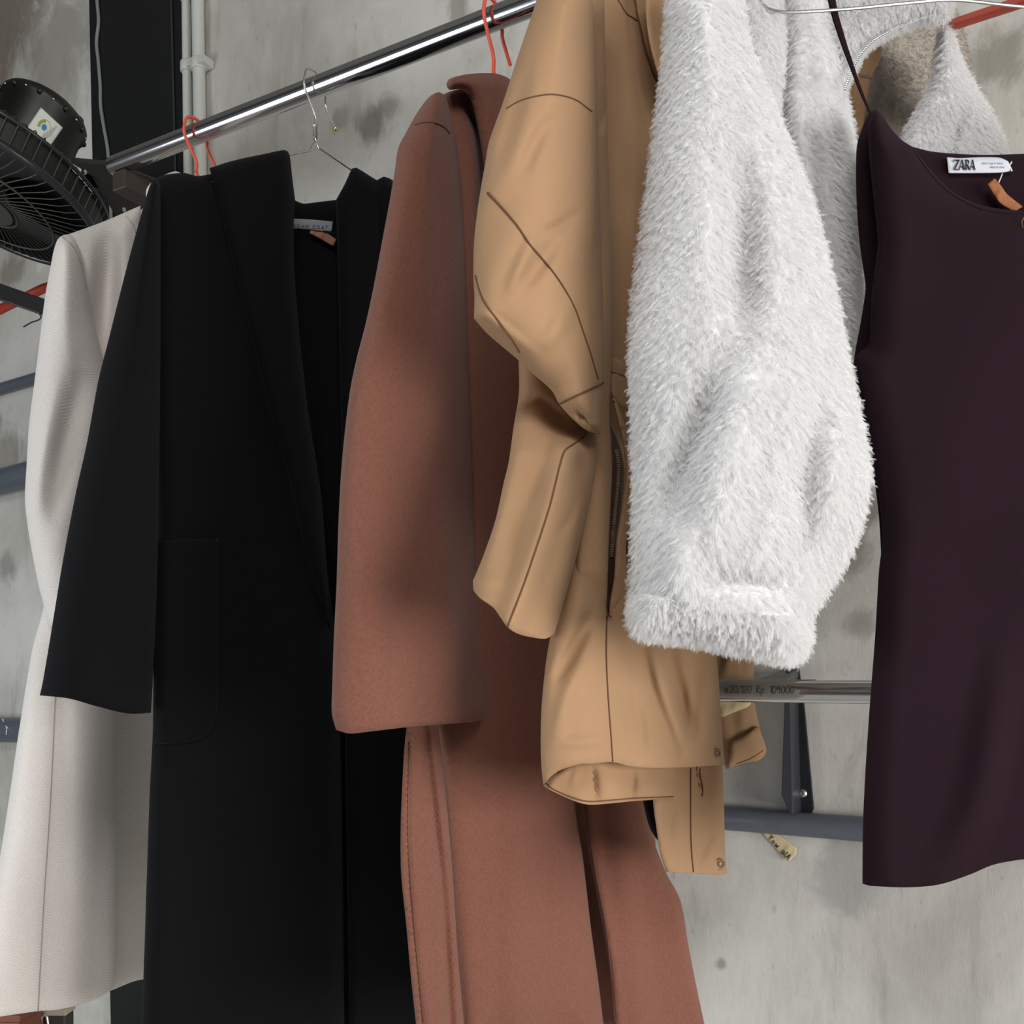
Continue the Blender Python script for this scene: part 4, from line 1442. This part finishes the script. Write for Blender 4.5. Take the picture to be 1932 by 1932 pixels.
for k in range(3):
    a0 = math.radians(285 + 120 * k)
    mb = MB()
    nr_, na_ = 6, 8
    vs, fs = [], []
    for i in range(nr_ + 1):
        r_ = 0.03 + (RF - 0.045) * i / nr_
        for j in range(na_ + 1):
            t = j / na_ - 0.5
            wdt = 0.95 + 0.15 * math.sin(i / nr_ * math.pi)
            vs.append(fan_pt(r_, a0 + t * wdt, -0.020 + t * 0.028))
    for i in range(nr_):
        for j in range(na_):
            q_ = i * (na_ + 1) + j
            fs.append((q_, q_ + 1, q_ + na_ + 2, q_ + na_ + 1))
    mb.add(vs, fs)
    bl = mb.build('blade', M_BLADE, root)
    sd = bl.modifiers.new('thick', 'SOLIDIFY')
    sd.thickness = 0.002
mb = MB()
mb.lathe(MC, ax, [(0.03, -0.060), (0.055, -0.062), (0.059, -0.07), (0.059, -0.140), (0.063, -0.145), (0.063, -0.153), (0.059, -0.159), (0.049, -0.166), (0.02, -0.170)], 48)
for k in range(10):
    a = 2 * math.pi * k / 10
    mb.ball(fan_pt(0.062, a, -0.147) + MC - FC, 0.0045, 8)
motor = mb.build('motor_housing', M_FANBLACK, root)
for k in range(10):
    a = 2 * math.pi * (k + .5) / 10
    mb = MB()
    mb.ball(fan_pt(0.0630, a, -0.147) + MC - FC, 0.0018, 8)
    mb.build('screw', M_SCREW, motor)
# capacitor box on the side of the motor
mb = MB()
mb.lathe(P(128, 262, 1.56) + ax * 0.006, ax, [(0.0, -0.05), (0.010, -0.045), (0.015, -0.03), (0.018, -0.01), (0.016, 0.012), (0.010, 0.035), (0.0, 0.04)], 24)
mb.build('capacitor_cover', M_FANBLACK, root)
# sticker wraps the motor: found by casting the label's corners on to the housing
bvh = BVHTree.FromPolygons([v.co + FC for v in motor.data.vertices], [tuple(p.vertices) for p in motor.data.polygons])
CAM = Vector((0, 0, EYE))


def motor_depth(q):
    out = []
    for a in q:
        d = (P(a[0], a[1], 1.0) - CAM)
        d.normalize()
        h = bvh.ray_cast(CAM, d)
        out.append(h[0].y if h[0] is not None else 1.38)
    return np.array(out)


c = Cloth([(77, 202, 1), (119, 241, 1), (93, 279, 1), (50, 242, 1)], motor_depth, T=0.0012, R=2, step=6)
stk = c.build('sticker', [M_STICKER], root)
stk['label'] = 'white sticker with olive arc and blue dot'
sf = c.front
mb = MB()
ctr = np.array([83.5, 240.0])
ux, uy = np.array([0.72, 0.68]), np.array([-0.57, 0.82])
arc = lambda r, t: ctr + ux * r * math.cos(t) * 0.95 + uy * r * math.sin(t) * 0.95
ts = np.linspace(math.radians(150), math.radians(250), 14)
for i in range(13):
    mb.poly([arc(15, ts[i]), arc(15, ts[i + 1]), arc(9, ts[i + 1]), arc(9, ts[i])], sf, mat=0)
mb.poly([arc(5.8, t) for t in np.linspace(0, 2 * math.pi, 20)[:-1]], sf, mat=1)
ts = np.linspace(math.radians(255), math.radians(345), 10)
for i in range(9):
    mb.poly([arc(15, ts[i]), arc(15, ts[i + 1]), arc(14, ts[i + 1]), arc(14, ts[i])], sf, mat=2)
for k in range(5):
    a = np.array([106 - k * 5.5, 236 + k * 3.5])
    mb.poly([a, a + ux * 3, a + ux * 3 + uy * 24, a + uy * 24], sf, mat=2)
mb.build('print', [M_STICKOLIVE, M_STICKBLUE, M_STICKGREY], stk, smooth=False)
# yoke / mounting plate running back to the wall
mb = MB()
Yk = [(128, 294), (150, 297), (205, 302), (300, 338), (300, 420), (232, 432), (170, 330), (122, 300)]
wall_n = [P(x, y, 1.56 + (x - 128) * 0.0012) for x, y in Yk]
nn = len(wall_n)
mb.add(wall_n + [v + NV * 0.02 for v in wall_n], [tuple(range(nn)), tuple(range(2 * nn - 1, nn - 1, -1))] + [(i, (i + 1) % nn, (i + 1) % nn + nn, i + nn) for i in range(nn)])
mb.tube([P(180, 330, 1.64), W(260, 360, 0.0)], 0.02, 16)
mb.build('mounting_yoke', M_FANBLACK, root, smooth=False, bevel=0.002)
for (x, y) in ((158, 324), (232, 395)):
    mb = MB()
    mb.lathe(P(x, y, 1.555 + (x - 128) * 0.0012), Vector((0, -1, 0)), [(0.0045, -0.002), (0.0042, 0.001), (0.002, 0.003), (0.0001, 0.003)], 14)
    mb.build('bolt', M_SCREW, root)

# black arm and red rod showing at the left edge
mb = MB()
d = (P(95, 584, 1.62) - P(-60, 530, 1.62))
L_ = d.length
d.normalize()
side = d.cross(Vector((0, 1, 0))).normalized()
mb.box((P(95, 584, 1.62) + P(-60, 530, 1.62)) / 2, L_ / 2, 0.004, 0.0125, (d, side.cross(d), side))
tag(mb.build('flat_bar', M_BLACKMETAL, smooth=False, bevel=0.001), 'black flat bar at the left edge beside the beige sleeve', 'bar')
mb = MB()
mb.tube([P(-60, 612, 1.66), P(0, 584, 1.66), P(80, 545, 1.68), P(130, 528, 1.69)], 0.0075, 12)
tag(mb.build('red_rod', M_REDDULL), 'dull red rod crossing behind the black bar at left edge', 'rod')
mb = MB()
pts = spline([(44, 617), (60, 608), (72, 604), (78, 598), (74, 592), (90, 588)], 5)
mb.tube([P(a[0], a[1], 1.61) for a in pts], 0.0011, 6)
tag(mb.build('wire_tie', M_BLACKMETAL), 'thin dark wire end hanging under the black flat bar', 'wire')

# low furniture whose tops just reach into the bottom left corner


def low_box(name, x0, x1, ytop, Y, mat, label, cat, depth=0.25, top=None):
    a, b = P(x0, ytop, Y), P(x1, ytop, Y)
    root = thing(name, Vector(((a.x + b.x) / 2, Y + depth / 2, 0)), label, cat)
    mb = MB()
    h = a.z
    mb.box(Vector(((a.x + b.x) / 2, Y + depth / 2, (h - 0.012) / 2)), (b.x - a.x) / 2 - 0.002, depth / 2 - 0.002, (h - 0.012) / 2)
    mb.build('body', mat, root, smooth=False, bevel=0.003)
    mb = MB()
    mb.box(Vector(((a.x + b.x) / 2, Y + depth / 2, h - 0.006)), (b.x - a.x) / 2, depth / 2, 0.006)
    mb.build('lid', top or mat, root, smooth=False, bevel=0.002)
    return root, Vector(((a.x + b.x) / 2, Y, h))


low_box('cabinet', -220, 38, 1916, 1.62, M_WOOD, 'red-brown wooden cabinet top in the bottom left corner', 'cabinet', 0.09)
low_box('storage_bin', 40, 77, 1903, 1.72, M_GREYBOX, 'pale blue-grey bin beside red-brown cabinet below the beige coat', 'bin', 0.05)
rt, pt = low_box('storage_bin', 80, 124, 1904, 1.72, M_DARKBOX, 'dark bin with curved silver handle below the beige coat', 'bin', 0.04, M_CREAMEDGE)
mb = MB()
pts = spline([(70, 1945), (72, 1922), (77, 1915), (82, 1918), (86, 1945)], 4)
mb.tube([P(a[0] + 6, a[1], 1.70) for a in pts], 0.0025, 8)
mb.build('handle', M_STEEL, rt)

# ------------------------------------------------------------------ light


def area(name, loc, target, sx, sy, power, col):
    l = bpy.data.lights.new(name, 'AREA')
    l.shape = 'RECTANGLE'
    l.size, l.size_y = sx, sy
    l.energy = power
    l.color = col
    o = bpy.data.objects.new(name, l)
    COL.objects.link(o)
    o.location = loc
    o.rotation_euler = (Vector(target) - Vector(loc)).to_track_quat('-Z', 'Y').to_euler()
    return o


area('daylight_doorway', (1.70, -0.52, 1.22), (0.0, 0.95, 1.35), 1.5, 0.9, 42, (1.0, 0.975, 0.95))
area('daylight_side', (-2.12, 0.30, 1.15), (-0.2, 1.0, 1.35), 1.0, 1.1, 22, (0.90, 0.96, 1.0))
area('ceiling_lamp', (0.0, -1.2, 2.7), (0.0, 0.95, 1.3), 1.2, 0.6, 24, (1.0, 0.98, 0.96))
w = bpy.data.worlds.new('room_air')
SC.world = w
w.use_nodes = True
bg = w.node_tree.nodes['Background']
bg.inputs[0].default_value = (0.86, 0.90, 0.92, 1)
bg.inputs[1].default_value = 0.07

# ------------------------------------------------------------------ camera
cam = bpy.data.cameras.new('camera')
cam.sensor_width = 36.0
cam.lens = F / 1932 * 36.0
cam.shift_y = (HY - 966) / 1932
cam.clip_start = 0.02
co = bpy.data.objects.new('camera', cam)
COL.objects.link(co)
co.location = (0, 0, EYE)
co.rotation_euler = (math.radians(90), 0, 0)
SC.camera = co
SC.view_settings.view_transform = 'Standard'
SC.view_settings.look = 'None'
SC.view_settings.gamma = 1.0
SC.view_settings.use_curve_mapping = False
SC.view_settings.exposure = 0.38
